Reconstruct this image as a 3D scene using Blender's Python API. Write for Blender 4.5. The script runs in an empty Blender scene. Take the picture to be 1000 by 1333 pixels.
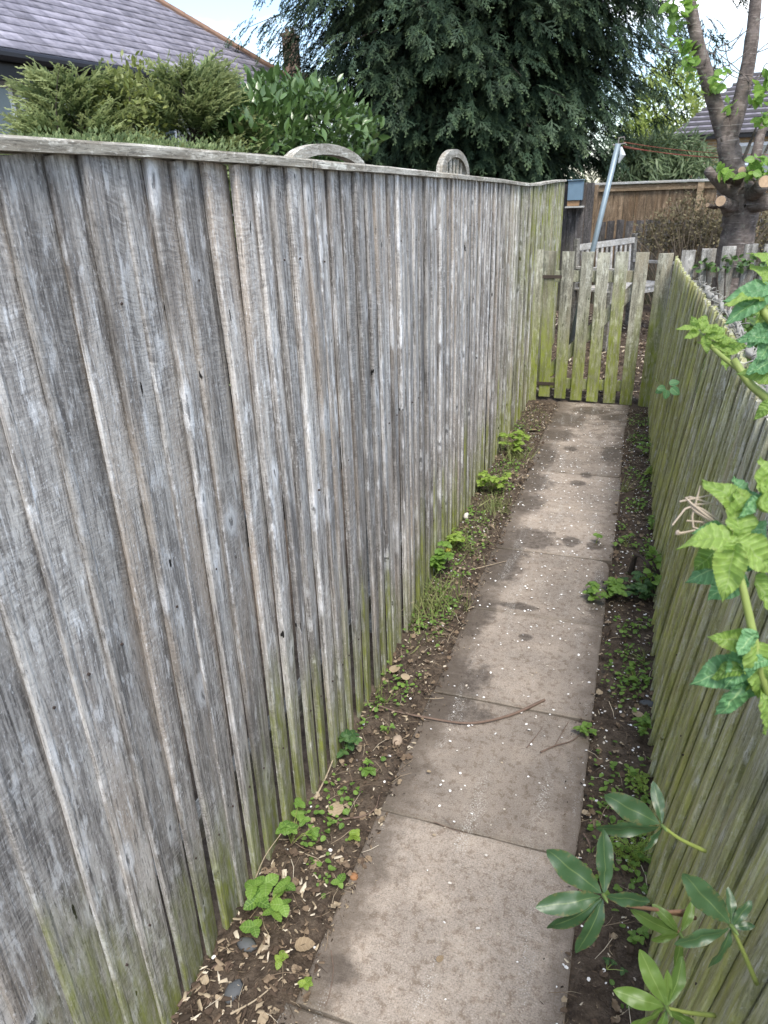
import bpy, math, random
import numpy as np
from mathutils import Vector, Matrix, noise as mnoise
random.seed(7); rng = np.random.default_rng(11)
R = math.radians
S = bpy.context.scene

# ------------------------------------------------------------------ camera
CR = np.array([[0.9445342277, -0.1071700559, 0.3104346498],
               [0.3269107107, 0.3971265656, -0.8575662529],
               [-0.0313764231, 0.9114850904, 0.4101346731]])     # columns: right, up, back
EYE = np.array([0.0, 0.0, 1.7]); FP = 915.0
cam = bpy.data.cameras.new('camera'); co = bpy.data.objects.new('camera', cam); S.collection.objects.link(co)
mw = Matrix.Identity(4)
for i in range(3):
    for j in range(3): mw[i][j] = CR[i, j]
mw[0][3], mw[1][3], mw[2][3] = EYE
co.matrix_world = mw
cam.sensor_fit = 'VERTICAL'; cam.sensor_height = 24; cam.lens = 24 * FP / 1333
cam.clip_start = 0.02; cam.clip_end = 600
cam.dof.use_dof = True; cam.dof.focus_distance = 1.7; cam.dof.aperture_fstop = 7.5
S.camera = co

# ------------------------------------------------------------------ sky, sun, exposure
SUN_EL, SUN_AZ = R(58), R(148)          # azimuth clockwise from +Y
W = bpy.data.worlds.new('World'); S.world = W; W.use_nodes = True
wn = W.node_tree.nodes; wl = W.node_tree.links; wn.clear()
wo = wn.new('ShaderNodeOutputWorld'); bg = wn.new('ShaderNodeBackground'); wl.new(bg.outputs[0], wo.inputs[0])
sk = wn.new('ShaderNodeTexSky'); sk.sky_type = 'NISHITA'; sk.sun_disc = False
sk.sun_elevation = SUN_EL; sk.sun_rotation = SUN_AZ; sk.air_density = 1.0; sk.dust_density = 1.0
tc = wn.new('ShaderNodeTexCoord'); mp = wn.new('ShaderNodeMapping'); mp.inputs['Scale'].default_value = (1, 1, 2.2)
wl.new(tc.outputs['Generated'], mp.inputs[0])
nz = wn.new('ShaderNodeTexNoise'); nz.inputs['Scale'].default_value = 3.2; nz.inputs['Detail'].default_value = 8
nz.inputs['Roughness'].default_value = .55; wl.new(mp.outputs[0], nz.inputs[0])
cr = wn.new('ShaderNodeValToRGB'); cr.color_ramp.elements[0].position = .47; cr.color_ramp.elements[1].position = .64
wl.new(nz.outputs[0], cr.inputs[0])
nz2 = wn.new('ShaderNodeTexNoise'); nz2.inputs['Scale'].default_value = 7; nz2.inputs['Detail'].default_value = 6
wl.new(mp.outputs[0], nz2.inputs[0])
cc = wn.new('ShaderNodeMix'); cc.data_type = 'RGBA'; cc.inputs[6].default_value = (4.3, 4.5, 4.8, 1); cc.inputs[7].default_value = (8.6, 8.8, 9.0, 1)
wl.new(nz2.outputs[0], cc.inputs[0])
mx = wn.new('ShaderNodeMix'); mx.data_type = 'RGBA'
wl.new(cr.outputs[0], mx.inputs[0]); wl.new(sk.outputs[0], mx.inputs[6]); wl.new(cc.outputs[2], mx.inputs[7])
wl.new(mx.outputs[2], bg.inputs[0]); bg.inputs[1].default_value = 0.13
sl = bpy.data.lights.new('sun', 'SUN'); sl.energy = 1.7; sl.angle = R(20); sl.color = (1, .95, .87)
so = bpy.data.objects.new('sun', sl); S.collection.objects.link(so)
sd = Vector((math.sin(SUN_AZ) * math.cos(SUN_EL), math.cos(SUN_AZ) * math.cos(SUN_EL), math.sin(SUN_EL)))
so.rotation_euler = sd.to_track_quat('Z', 'Y').to_euler()
S.view_settings.view_transform = 'Standard'; S.view_settings.look = 'None'
S.view_settings.gamma = 1; S.view_settings.use_curve_mapping = False
S.view_settings.exposure = 1.42
S.cycles.max_bounces = 6; S.cycles.transparent_max_bounces = 4

# ------------------------------------------------------------------ helpers
C = S.collection
def ray(px, py):
    return CR @ np.array([px - 500.0, -(py - 666.5), -FP])
def at(px, py, d): return EYE + ray(px, py) / FP * d                 # a point d metres deep in view
def atU(px, py, u): r = ray(px, py); return EYE + r * (u / r[0])
def atV(px, py, v): r = ray(px, py); return EYE + r * (v / r[1])
def atZ(px, py, z): r = ray(px, py); return EYE + r * ((z - 1.7) / r[2])

def tag(o, label=None, cat=None, group=None, kind=None):
    if label: o['label'] = label
    if cat: o['category'] = cat
    if group: o['group'] = group
    if kind: o['kind'] = kind
    return o
def empty(name, loc=(0, 0, 0), rz=0):
    o = bpy.data.objects.new(name, None); C.objects.link(o); o.location = loc; o.rotation_euler = (0, 0, rz)
    o.empty_display_size = .1; return o
def link(name, me, parent=None, world=False):
    o = bpy.data.objects.new(name, me); C.objects.link(o)
    if parent:
        o.parent = parent
        if world: o.matrix_parent_inverse = pinv(parent)
    return o
def pinv(p):
    return (Matrix.Translation(p.location) @ p.rotation_euler.to_matrix().to_4x4()).inverted()

class MB:
    """collects pieces of one mesh"""
    def __init__(s): s.v = []; s.f = []; s.m = []
    def add(s, vs, fs, mi=0):
        b = len(s.v); s.v += [tuple(p) for p in vs]; s.f += [tuple(b + i for i in f) for f in fs]; s.m += [mi] * len(fs); return s
    def box(s, lo, hi, mi=0, bev=0.0, rot=None, jit=0.0):
        lo = np.array(lo, float); hi = np.array(hi, float); c = (lo + hi) / 2; h = (hi - lo) / 2
        if bev <= 0:
            P = [(a * h[0], b_ * h[1], c_ * h[2]) for a in (-1, 1) for b_ in (-1, 1) for c_ in (-1, 1)]
            F = [(0, 1, 3, 2), (4, 6, 7, 5), (0, 4, 5, 1), (2, 3, 7, 6), (0, 2, 6, 4), (1, 5, 7, 3)]
        else:
            b0 = min(bev, h.min() * .9); P = []; idx = {}
            for a in (-1, 1):
                for b_ in (-1, 1):
                    for c_ in (-1, 1):
                        for k in range(3):
                            p = [a * h[0], b_ * h[1], c_ * h[2]]
                            for q in range(3):
                                if q != k: p[q] -= (a, b_, c_)[q] * b0
                            idx[(a, b_, c_, k)] = len(P); P.append(tuple(p))
            F = []
            for k in range(3):
                i, j = [q for q in range(3) if q != k]
                for sg in (-1, 1):
                    ring = []
                    for (x, y) in ((-1, -1), (1, -1), (1, 1), (-1, 1)):
                        t = [0, 0, 0]; t[k] = sg; t[i] = x; t[j] = y; ring.append(idx[(*t, k)])
                    F.append(tuple(ring) if (sg == 1) == (k != 1) else tuple(ring[::-1]))
                for x in (-1, 1):
                    for y in (-1, 1):
                        t0 = [0, 0, 0]; t1 = [0, 0, 0]; t0[i] = t1[i] = x; t0[j] = t1[j] = y; t0[k] = -1; t1[k] = 1
                        q = (idx[(*t0, i)], idx[(*t1, i)], idx[(*t1, j)], idx[(*t0, j)])
                        flip = (x * y > 0) == (k != 1)
                        F.append(q if not flip else q[::-1])
            for a in (-1, 1):
                for b_ in (-1, 1):
                    for c_ in (-1, 1):
                        t = (idx[(a, b_, c_, 0)], idx[(a, b_, c_, 1)], idx[(a, b_, c_, 2)])
                        F.append(t if a * b_ * c_ > 0 else t[::-1])
        P = np.array(P)
        if jit: P = P + rng.normal(0, jit, P.shape)
        if rot is not None: P = P @ np.array(rot).T
        return s.add(P + c, F, mi)
    def beam(s, a, b, w, t, mi=0, up=(0, 0, 1), bev=.002):
        """a bar of section w x t from a to b (w lies along side, t along up)"""
        a = np.array(a, float); b = np.array(b, float); d = b - a; L = np.linalg.norm(d); d /= L
        up = np.array(up, float); sd_ = np.cross(up, d); sd_ /= np.linalg.norm(sd_); u2 = np.cross(d, sd_)
        M = np.stack([d, sd_, u2], 1)
        c = (a + b) / 2
        return s.box(c - np.array([L, w, t]) / 2, c + np.array([L, w, t]) / 2, mi, bev, rot=M)
    def tube(s, pts, rad, n=8, mi=0, cap=True, rough=0.0):
        pts = np.array(pts, float); k = len(pts); rad = np.atleast_1d(np.array(rad, float)); rad = np.interp(np.linspace(0, 1, k), np.linspace(0, 1, len(rad)), rad) if len(rad) > 1 else np.full(k, rad[0])
        T = np.gradient(pts, axis=0); T /= np.linalg.norm(T, axis=1)[:, None] + 1e-12
        ref = np.array([0, 0, 1.0]) if abs(T[0][2]) < .9 else np.array([1.0, 0, 0]); V = []
        for i in range(k):
            a = ref - T[i] * (ref @ T[i]); a /= np.linalg.norm(a) + 1e-12; b = np.cross(T[i], a); ref = a
            for j in range(n):
                th = 2 * math.pi * j / n
                r = rad[i] * (1 + (rng.normal(0, rough) if rough else 0))
                V.append(pts[i] + (a * math.cos(th) + b * math.sin(th)) * r)
        F = [(i * n + j, i * n + (j + 1) % n, (i + 1) * n + (j + 1) % n, (i + 1) * n + j) for i in range(k - 1) for j in range(n)]
        if cap: F += [tuple(range(n))[::-1], tuple((k - 1) * n + j for j in range(n))]
        return s.add(V, F, mi)
    def mesh(s, name, mats, smooth=False):
        me = bpy.data.meshes.new(name); me.from_pydata(s.v, [], s.f)
        for m in (mats if isinstance(mats, (list, tuple)) else [mats]): me.materials.append(m)
        if any(s.m): me.polygons.foreach_set('material_index', s.m)
        if smooth: me.polygons.foreach_set('use_smooth', [True] * len(s.f))
        me.validate(); me.update(); return me
    def build(s, name, mats, parent=None, world=False, smooth=False):
        return link(name, s.mesh(name, mats, smooth), parent, world)

def smooth_path(P, n=12):
    P = [np.array(p, float) for p in P]
    if len(P) < 3: return [P[0] + (P[-1] - P[0]) * t for t in np.linspace(0, 1, n)]
    Q = [2 * P[0] - P[1]] + P + [2 * P[-1] - P[-2]]; out = []
    m = max(2, n // (len(P) - 1))
    for i in range(1, len(Q) - 2):
        for t in np.linspace(0, 1, m, endpoint=(i == len(Q) - 3)):
            a, b, c, d = Q[i - 1], Q[i], Q[i + 1], Q[i + 2]
            out.append(.5 * (2 * b + (c - a) * t + (2 * a - 5 * b + 4 * c - d) * t * t + (3 * b - a - 3 * c + d) * t ** 3))
    return out

# ---- leaf templates: (verts, faces, uv) where uv = (along, across)
def grid_leaf(n, m, width, fold=.12, curl=.1, rip=0.0, veins=0, teeth=0.0):
    V = []; U = []; F = []
    for i in range(n + 1):
        t = i / n; w = width(t)
        if teeth and 0 < i < n: w *= 1 + (teeth if i % 2 else -teeth)
        for j in range(m + 1):
            a = 2 * j / m - 1
            z = fold * abs(a) * w - curl * t * t + rip * math.sin((t - abs(a) * .25) * veins * 2 * math.pi) * abs(a) ** .7 * min(1, 4 * (1 - abs(a)) + .3)
            V.append((t - (abs(a) * .06 * (1 if teeth else 0)), a * w, z)); U.append((t, a))
    for i in range(n):
        for j in range(m):
            q = i * (m + 1) + j; F.append((q, q + 1, q + m + 2, q + m + 1))
    return np.array(V), F, np.array(U)
ell = lambda wmax, p=.5: (lambda t: max(.004, wmax * math.sin(math.pi * min(1, max(0, t)) ** p)))
T_SMALL = (np.array([(0, 0, 0), (.45, .24, .05), (1, 0, -.05), (.45, -.24, .05)]), [(0, 1, 2, 3)], np.array([(0, 0), (.5, 1), (1, 0), (.5, -1)]))
T_NARROW = (np.array([(0, 0, 0), (.35, .07, .02), (1, 0, -.12), (.35, -.07, .02)]), [(0, 1, 2, 3)], np.array([(0, 0), (.5, 1), (1, 0), (.5, -1)]))
T_LAUREL = grid_leaf(4, 2, ell(.22, .85), .25, .12)
T_WEED = grid_leaf(10, 4, lambda t: max(.01, .40 * math.sin(math.pi * t ** .82) ** .62), .18, .16, .02, 4, .05)
T_BLADE = grid_leaf(5, 1, lambda t: .03 * (1 - t) + .002, 0, .35)
def spray_template(seed, n=8, ang=40, width=.02, droop=.25, ln=.42, sub=2):
    """an irregular flat spray: curved spine, unequal side sprigs, each with a few slivers"""
    r = np.random.default_rng(seed); V = []; F = []; U = []
    def quad(a, b, w):
        a = np.array(a); b = np.array(b); d = b - a; s_ = np.array([-d[1], d[0], 0]); s_ = s_ / (np.linalg.norm(s_) + 1e-9) * w
        m = a + d * .5 + np.array((0, 0, .02)); k = len(V); V.extend([a, m + s_, b, m - s_]); F.append((k, k + 1, k + 2, k + 3))
        for p in (a, m, b, m): U.append((min(1, float(p[0])), .3))
    sp_ = lambda t: np.array([t, r0 * t * t, -droop * t * t]); r0 = r.normal(0, .12)
    quad(sp_(0), sp_(.5), width); quad(sp_(.45), sp_(1), width * .9)
    for i in range(n):
        sgn = 1 if i % 2 else -1; t = .06 + .86 * (i + r.uniform(-.3, .3)) / (n - 1); t = min(.93, max(.04, t)); L = ln * (1 - .65 * t) * r.uniform(.55, 1.25); a_ = R(ang + r.normal(0, 9)); p = sp_(t)
        q = p + np.array([math.cos(a_) * L, sgn * math.sin(a_) * L, -r.uniform(.1, .4) * L]); quad(p, q, width * .9)
        for j in range(sub):
            tt = r.uniform(.2, .75); b0 = p + (q - p) * tt; L2 = L * r.uniform(.3, .6); a2 = a_ + (R(32) if j % 2 else -R(32)) + r.normal(0, .12)
            quad(b0, b0 + np.array([math.cos(a2) * L2, sgn * math.sin(a2) * L2, -r.uniform(.0, .4) * L2]), width * .75)
    return np.array(V), F, np.array(U)
T_SPRAY = [spray_template(k_, 9, 36, .040, .28, .40, 2) for k_ in range(5)]
T_FEATHER = spray_template(7, 14, 38, .016, .15, .36, 1); T_FEATHERS = [spray_template(20 + k_, 12, 34, .026, .12, .36, 1) for k_ in range(3)]
def frames(d, up):
    d = d / (np.linalg.norm(d, axis=1)[:, None] + 1e-9)
    y = np.cross(up, d); y /= np.linalg.norm(y, axis=1)[:, None] + 1e-9
    z = np.cross(d, y); return np.stack([d, y, z], 2)
def join_meshes(name, ms, mat):
    co_ = []; li = []; tot = []; A = []; b = 0
    for m in ms:
        nv = len(m.vertices); a = np.empty(nv * 3); m.vertices.foreach_get('co', a); co_.append(a); l_ = np.empty(len(m.loops), int); m.loops.foreach_get('vertex_index', l_); li.append(l_ + b)
        t_ = np.empty(len(m.polygons), int); m.polygons.foreach_get('loop_total', t_); tot.append(t_); u = np.empty(nv * 3); m.attributes['leaf'].data.foreach_get('vector', u); A.append(u); b += nv
        bpy.data.meshes.remove(m)
    tot = np.concatenate(tot); li = np.concatenate(li); me = bpy.data.meshes.new(name); me.vertices.add(b); me.vertices.foreach_set('co', np.concatenate(co_))
    me.loops.add(len(li)); me.loops.foreach_set('vertex_index', li); me.polygons.add(len(tot)); me.polygons.foreach_set('loop_start', np.concatenate([[0], np.cumsum(tot)[:-1]])); me.polygons.foreach_set('loop_total', tot)
    me.attributes.new('leaf', 'FLOAT_VECTOR', 'POINT').data.foreach_set('vector', np.concatenate(A)); me.materials.append(mat); me.update(calc_edges=True); return me
def inst_mesh(name, T, d, up, loc, scale, tint, mat):
    if isinstance(T, list):          # several shapes of the same bit, padded into one mesh
        loc = np.asarray(loc, float); n = len(loc); d = np.asarray(d, float); up = np.asarray(up, float); scale = np.broadcast_to(scale, (n,)); tint = np.broadcast_to(tint, (n,))
        return join_meshes(name, [inst_mesh(name, t_, d[q::len(T)], up[q::len(T)], loc[q::len(T)], scale[q::len(T)], tint[q::len(T)], mat) for q, t_ in enumerate(T)], mat)
    V, F, U = T; d = np.asarray(d, float); up = np.asarray(up, float); loc = np.asarray(loc, float)
    n = len(loc); M = frames(d, up); scale = np.broadcast_to(np.asarray(scale, float), (n,)); tint = np.broadcast_to(np.asarray(tint, float), (n,))
    P = np.einsum('nij,vj->nvi', M, V) * scale[:, None, None] + loc[:, None, :]
    nv = len(V); k = np.array([len(f) for f in F]); fl = np.concatenate([np.array(f) for f in F])
    loops = (fl[None, :] + (np.arange(n) * nv)[:, None]).ravel()
    tot = np.tile(k, n); start = np.concatenate([[0], np.cumsum(tot)[:-1]])
    me = bpy.data.meshes.new(name); me.vertices.add(n * nv); me.vertices.foreach_set('co', P.ravel())
    me.loops.add(len(loops)); me.loops.foreach_set('vertex_index', loops)
    me.polygons.add(len(tot)); me.polygons.foreach_set('loop_start', start); me.polygons.foreach_set('loop_total', tot)
    at_ = me.attributes.new('leaf', 'FLOAT_VECTOR', 'POINT')
    A = np.concatenate([np.tile(U, (n, 1)), np.repeat(tint, nv)[:, None]], 1); at_.data.foreach_set('vector', A.ravel())
    me.materials.append(mat); me.update(calc_edges=True); return me
def leaf_at(name, T, p, d, up, s_, tint, mat, parent, smooth=True):
    me = inst_mesh(name, T, [d], [up], [p], s_, tint, mat)
    if smooth: me.polygons.foreach_set('use_smooth', [True] * len(me.polygons))
    return link(name, me, parent, world=True)
def runit(n):
    v = rng.normal(size=(n, 3)); return v / np.linalg.norm(v, axis=1)[:, None]

# ------------------------------------------------------------------ materials
class N:
    def __init__(s, name):
        s.m = bpy.data.materials.new(name); s.m.use_nodes = True; s.t = s.m.node_tree; s.n = s.t.nodes; s.l = s.t.links
        s.n.clear(); s.out = s.n.new('ShaderNodeOutputMaterial'); s.b = s.n.new('ShaderNodeBsdfPrincipled'); s.l.new(s.b.outputs[0], s.out.inputs[0])
    def put(s, sock, v):
        if isinstance(v, bpy.types.NodeSocket): s.l.new(v, sock)
        elif v is not None:
            sock.default_value = v if not (isinstance(v, tuple) and len(v) == 3 and sock.type == 'RGBA') else (*v, 1)
    def pos(s): return s.n.new('ShaderNodeNewGeometry').outputs['Position']
    def rnd(s): return s.n.new('ShaderNodeObjectInfo').outputs['Random']
    def math(s, op, a, b=None, c=None, cl=False):
        n = s.n.new('ShaderNodeMath'); n.operation = op; n.use_clamp = cl
        for i, x in enumerate((a, b, c)):
            if x is not None: s.put(n.inputs[i], x)
        return n.outputs[0]
    def vmul(s, v, k):
        n = s.n.new('ShaderNodeVectorMath'); n.operation = 'MULTIPLY'; s.put(n.inputs[0], v); n.inputs[1].default_value = k; return n.outputs[0]
    def vadd(s, v, w):
        n = s.n.new('ShaderNodeVectorMath'); n.operation = 'ADD'; s.put(n.inputs[0], v); s.put(n.inputs[1], w); return n.outputs[0]
    def sep(s, v):
        n = s.n.new('ShaderNodeSeparateXYZ'); s.put(n.inputs[0], v); return n.outputs
    def comb(s, x, y, z):
        n = s.n.new('ShaderNodeCombineXYZ'); s.put(n.inputs[0], x); s.put(n.inputs[1], y); s.put(n.inputs[2], z); return n.outputs[0]
    def noise(s, v, sc=1.0, det=4, rough=.55, dist=0.0):
        n = s.n.new('ShaderNodeTexNoise'); s.put(n.inputs['Vector'], v); n.inputs['Scale'].default_value = sc
        n.inputs['Detail'].default_value = det; n.inputs['Roughness'].default_value = rough; n.inputs['Distortion'].default_value = dist; return n.outputs[0]
    def vor(s, v, sc=1.0, feat='F1', out='Distance', rand=1.0, dim='3D'):
        n = s.n.new('ShaderNodeTexVoronoi'); n.voronoi_dimensions = dim; n.feature = feat; s.put(n.inputs['Vector'], v); n.inputs['Scale'].default_value = sc
        n.inputs['Randomness'].default_value = rand; return n.outputs[out]
    def ss(s, v, a, b, lo=0.0, hi=1.0):
        n = s.n.new('ShaderNodeMapRange'); n.interpolation_type = 'SMOOTHSTEP'; s.put(n.inputs[0], v)
        n.inputs[1].default_value = a; n.inputs[2].default_value = b; n.inputs[3].default_value = lo; n.inputs[4].default_value = hi; return n.outputs[0]
    def mix(s, f, a, b, mode='MIX'):
        n = s.n.new('ShaderNodeMix'); n.data_type = 'RGBA'; n.blend_type = mode; s.put(n.inputs[0], f); s.put(n.inputs[6], a); s.put(n.inputs[7], b); return n.outputs[2]
    def scale(s, col, k):
        n = s.n.new('ShaderNodeVectorMath'); n.operation = 'SCALE'; s.put(n.inputs[0], col); s.put(n.inputs['Scale'], k); return n.outputs[0]
    def bump(s, h, strength=.5, dist=.005, prev=None):
        n = s.n.new('ShaderNodeBump'); s.put(n.inputs['Height'], h); n.inputs['Strength'].default_value = strength; n.inputs['Distance'].default_value = dist
        if prev is not None: s.l.new(prev, n.inputs['Normal'])
        return n.outputs[0]
    def fin(s, col=None, rough=None, nrm=None, spec=None):
        s.put(s.b.inputs['Base Color'], col); s.put(s.b.inputs['Roughness'], rough)
        if nrm is not None: s.l.new(nrm, s.b.inputs['Normal'])
        if spec is not None: s.put(s.b.inputs['Specular IOR Level'], spec)
        return s.m

def wood(name, dark, mid, light, algae=(.17, .19, .035), az=(0.05, .5), amount=1.0, far=None, horiz=False, knots=1.0, saw=1.0, streak=1.0, flat='x'):
    """weathered sawn timber; az = heights between which the green algae fades out; far = (y0,y1) where algae climbs all the way"""
    k = N(name); P = k.pos(); rd = k.rnd(); off = k.math('MULTIPLY', rd, 53.0)
    Q = k.vadd(P, k.comb(off, k.math('MULTIPLY', rd, 17.0), k.math('MULTIPLY', rd, 31.0)))
    if horiz: A = lambda a, b: k.vmul(Q, (b, b, a)) if horiz == 'xy' else (k.vmul(Q, (b, a, a)) if horiz == 'x' else k.vmul(Q, (a, b, a)))
    else: A = lambda a, b: k.vmul(Q, (a, a, b))
    big = k.noise(A(20, 3.0), 1, 5, .65, .4)
    warp = k.noise(A(7, 3), 1, 2)
    grain = k.noise(A(95, 4.0), 1, 6, .7, .5)
    fine = k.noise(A(230, 22), 1, 4, .7)
    speck = k.noise(A(170, 95), 1, 4, .7)
    sawm = k.noise(k.vadd(A(22, 190), k.comb(0.0, 0.0, k.math('ADD', k.math('MULTIPLY', warp, 9.0), k.math('MULTIPLY', k.sep(P)[1], 25.0)))), 1, 4, .65)
    strk = k.noise(A(48, 2.0), 1, 6, .68, .5)
    blot = k.noise(A(30, 13), 1, 6, .7)
    col = k.mix(k.ss(grain, .36, .62), dark, mid)
    col = k.mix(k.ss(big, .45, .66, 0, .8), col, light); col = k.mix(k.ss(blot, .53, .66, 0, .75), col, tuple(min(.66, c * 1.35) for c in light))
    brown = tuple(c * f_ for c, f_ in zip(mid, (.93, .84, .75)))
    col = k.mix(k.ss(k.noise(A(11, 1.3), 1, 4), .50, .68, 0, .8), col, brown)
    col = k.mix(k.math('MULTIPLY', k.ss(strk, .55, .63, 0, .85 * streak), k.ss(blot, .44, .58)), col, tuple(min(.66, c * 1.5) for c in light))
    sawk = k.ss(k.noise(A(8, 2.5), 1, 3), .45, .62)
    col = k.mix(k.math('MULTIPLY', sawk, k.ss(sawm, .50, .60, 0, .34 * saw)), col, light)
    col = k.mix(k.math('MULTIPLY', sawk, k.ss(sawm, .38, .48, .34 * saw, 0)), col, dark)
    col = k.mix(k.ss(fine, .34, .47, .65, 0), col, tuple(c * .35 for c in dark))
    col = k.mix(k.ss(speck, .57, .68, 0, .55), col, tuple(min(.7, c * 1.55) for c in light))
    col = k.mix(k.ss(speck, .32, .42, .5, 0), col, tuple(c * .3 for c in dark))
    col = k.mix(k.ss(k.noise(A(8, 1.1), 1, 3), .56, .70, 0, .6), col, tuple(c * .6 for c in dark))
    h = k.math('ADD', k.math('MULTIPLY', grain, .9), k.math('MULTIPLY', sawm, .5 * saw)); h = k.math('ADD', h, k.math('MULTIPLY', speck, .4))
    if knots:
        sq = k.sep(Q); hc = sq[1] if flat == 'x' else sq[0]
        fq = lambda a, b: k.comb(k.math('ADD', k.math('MULTIPLY', hc, a), k.math('MULTIPLY', k.math('SUBTRACT', warp, .5), .9)), k.math('ADD', k.math('MULTIPLY', sq[2], b), k.math('MULTIPLY', k.math('SUBTRACT', blot, .5), .7)), 0.0)
        kv = fq(9.0, 5.0); kd = k.vor(kv, dim='2D'); kc = k.vor(kv, out='Color', dim='2D')
        sel = k.math('GREATER_THAN', k.sep(kc)[0], .78)
        ring = k.math('MULTIPLY', k.ss(kd, .09, .30, 1, 0), sel)
        core = k.math('MULTIPLY', k.ss(kd, .03, .075, 1, 0), sel)
        rg = k.math('SINE', k.math('MULTIPLY', kd, 90.0))
        col = k.mix(k.math('MULTIPLY', ring, .75 * knots), col, tuple(min(.68, c * 1.35) for c in light))
        col = k.mix(k.math('MULTIPLY', k.math('MULTIPLY', ring, k.ss(rg, -.2, .9)), .25 * knots), col, dark)
        col = k.mix(k.math('MULTIPLY', core, .65 * knots), col, tuple(c * .3 for c in dark))
        h = k.math('ADD', h, k.math('MULTIPLY', ring, .6)); h = k.math('SUBTRACT', h, k.math('MULTIPLY', core, 1.5))
        # pin holes
        nv = fq(16, 6); nh = k.math('MULTIPLY', k.ss(k.vor(nv, dim='2D'), .04, .06, 1, 0), k.math('GREATER_THAN', k.sep(k.vor(nv, out='Color', dim='2D'))[1], .86))
        col = k.mix(nh, col, (.012, .011, .01)); h = k.math('SUBTRACT', h, nh)
    tone = k.math('ADD', k.math('MULTIPLY', k.math('FRACT', k.math('MULTIPLY', rd, 7.3)), .50), .76)
    col = k.scale(col, tone)
    if amount:
        sp = k.sep(P); z = sp[2]; an = k.noise(A(10, 2.0), 1, 4, .6, .5); an2 = k.noise(A(60, 6), 1, 3)
        zz = k.math('SUBTRACT', z, k.math('MULTIPLY', k.math('SUBTRACT', k.math('ADD', an, k.math('MULTIPLY', rd, .45)), .72), 0.9))
        am = k.ss(zz, az[0], az[1], 1, 0)
        if far:
            fr = k.math('MULTIPLY', k.ss(sp[1], far[0], far[1]), k.math('ADD', k.ss(an, .3, .65), .15), cl=True); am = k.math('MAXIMUM', am, fr)
        am = k.math('MULTIPLY', k.math('MULTIPLY', am, k.math('MULTIPLY', k.ss(an2, .25, .6, .45, 1), k.ss(k.noise(A(40, 14), 1, 4, .7), .35, .6, .5, 1))), amount, cl=True)
        ag = k.mix(k.ss(k.noise(A(30, 5), 1, 3), .35, .65), tuple(c * .62 for c in algae), algae)
        col = k.mix(am, col, ag)
    n1 = k.bump(h, .8, .0032); n2 = k.bump(fine, .5, .0012, n1)
    return k.fin(col, .86, n2, .25)

def leafmat(name, c1, c2, rough=.5, rib=None, trans=.3, veins=0, spec=.4, tip=None, blem=0.0):
    k = N(name); a = k.n.new('ShaderNodeAttribute'); a.attribute_name = 'leaf'; u, v, t = k.sep(a.outputs['Vector'])
    n = k.noise(k.pos(), 45, 3)
    col = k.mix(k.math('ADD', k.math('MULTIPLY', t, .8), k.math('MULTIPLY', n, .25), cl=True), c1, c2)
    if tip: col = k.mix(k.ss(u, .55, 1.0, 0, .65), col, tip)
    av = k.math('ABSOLUTE', v); h = n
    if veins:
        w = k.math('SINE', k.math('MULTIPLY', k.math('SUBTRACT', u, k.math('MULTIPLY', av, .22)), veins * 6.283))
        col = k.mix(k.ss(w, .75, 1.0, 0, .45 if trans > .3 else .2), col, tuple(min(1, c * 1.5) for c in c2)); h = k.math('SUBTRACT', h, k.math('MULTIPLY', w, .35))
    if rib: col = k.mix(k.ss(av, .02, .07, .85, 0), col, rib)
    if blem: col = k.mix(k.math('MULTIPLY', k.ss(k.math('ADD', k.math('MULTIPLY', av, .35), k.noise(k.pos(), 130, 4, .7)), .78, .92), blem), col, (.22, .15, .05))
    k.put(k.b.inputs['Base Color'], col); k.b.inputs['Roughness'].default_value = rough; k.b.inputs['Specular IOR Level'].default_value = spec
    k.l.new(k.bump(h, .4, .002), k.b.inputs['Normal'])
    if trans:
        tr = k.n.new('ShaderNodeBsdfTranslucent'); k.put(tr.inputs[0], k.scale(col, 1.3)); ms = k.n.new('ShaderNodeMixShader'); ms.inputs[0].default_value = trans
        k.l.new(k.b.outputs[0], ms.inputs[1]); k.l.new(tr.outputs[0], ms.inputs[2]); k.l.new(ms.outputs[0], k.out.inputs[0])
    return k.m
def plain(name, c, rough=.7, var=.25, sc=30, metal=0, bump=.2, spec=.4):
    k = N(name); n = k.noise(k.pos(), sc, 5); col = k.mix(n, tuple(x * (1 - var) for x in c), tuple(x * (1 + var) for x in c))
    k.b.inputs['Metallic'].default_value = metal; return k.fin(col, rough, k.bump(n, bump, .003), spec)
def litmat(name, stops):
    """loose bits coloured by their per-piece value"""
    k = N(name); a = k.n.new('ShaderNodeAttribute'); a.attribute_name = 'leaf'; t = k.sep(a.outputs['Vector'])[2]
    r = k.n.new('ShaderNodeValToRGB'); k.l.new(t, r.inputs[0]); e = r.color_ramp.elements
    while len(e) < len(stops): e.new(.5)
    for q, (p, c) in zip(e, stops): q.position = p; q.color = (*c, 1)
    return k.fin(r.outputs[0], .85, None, .2)

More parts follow.
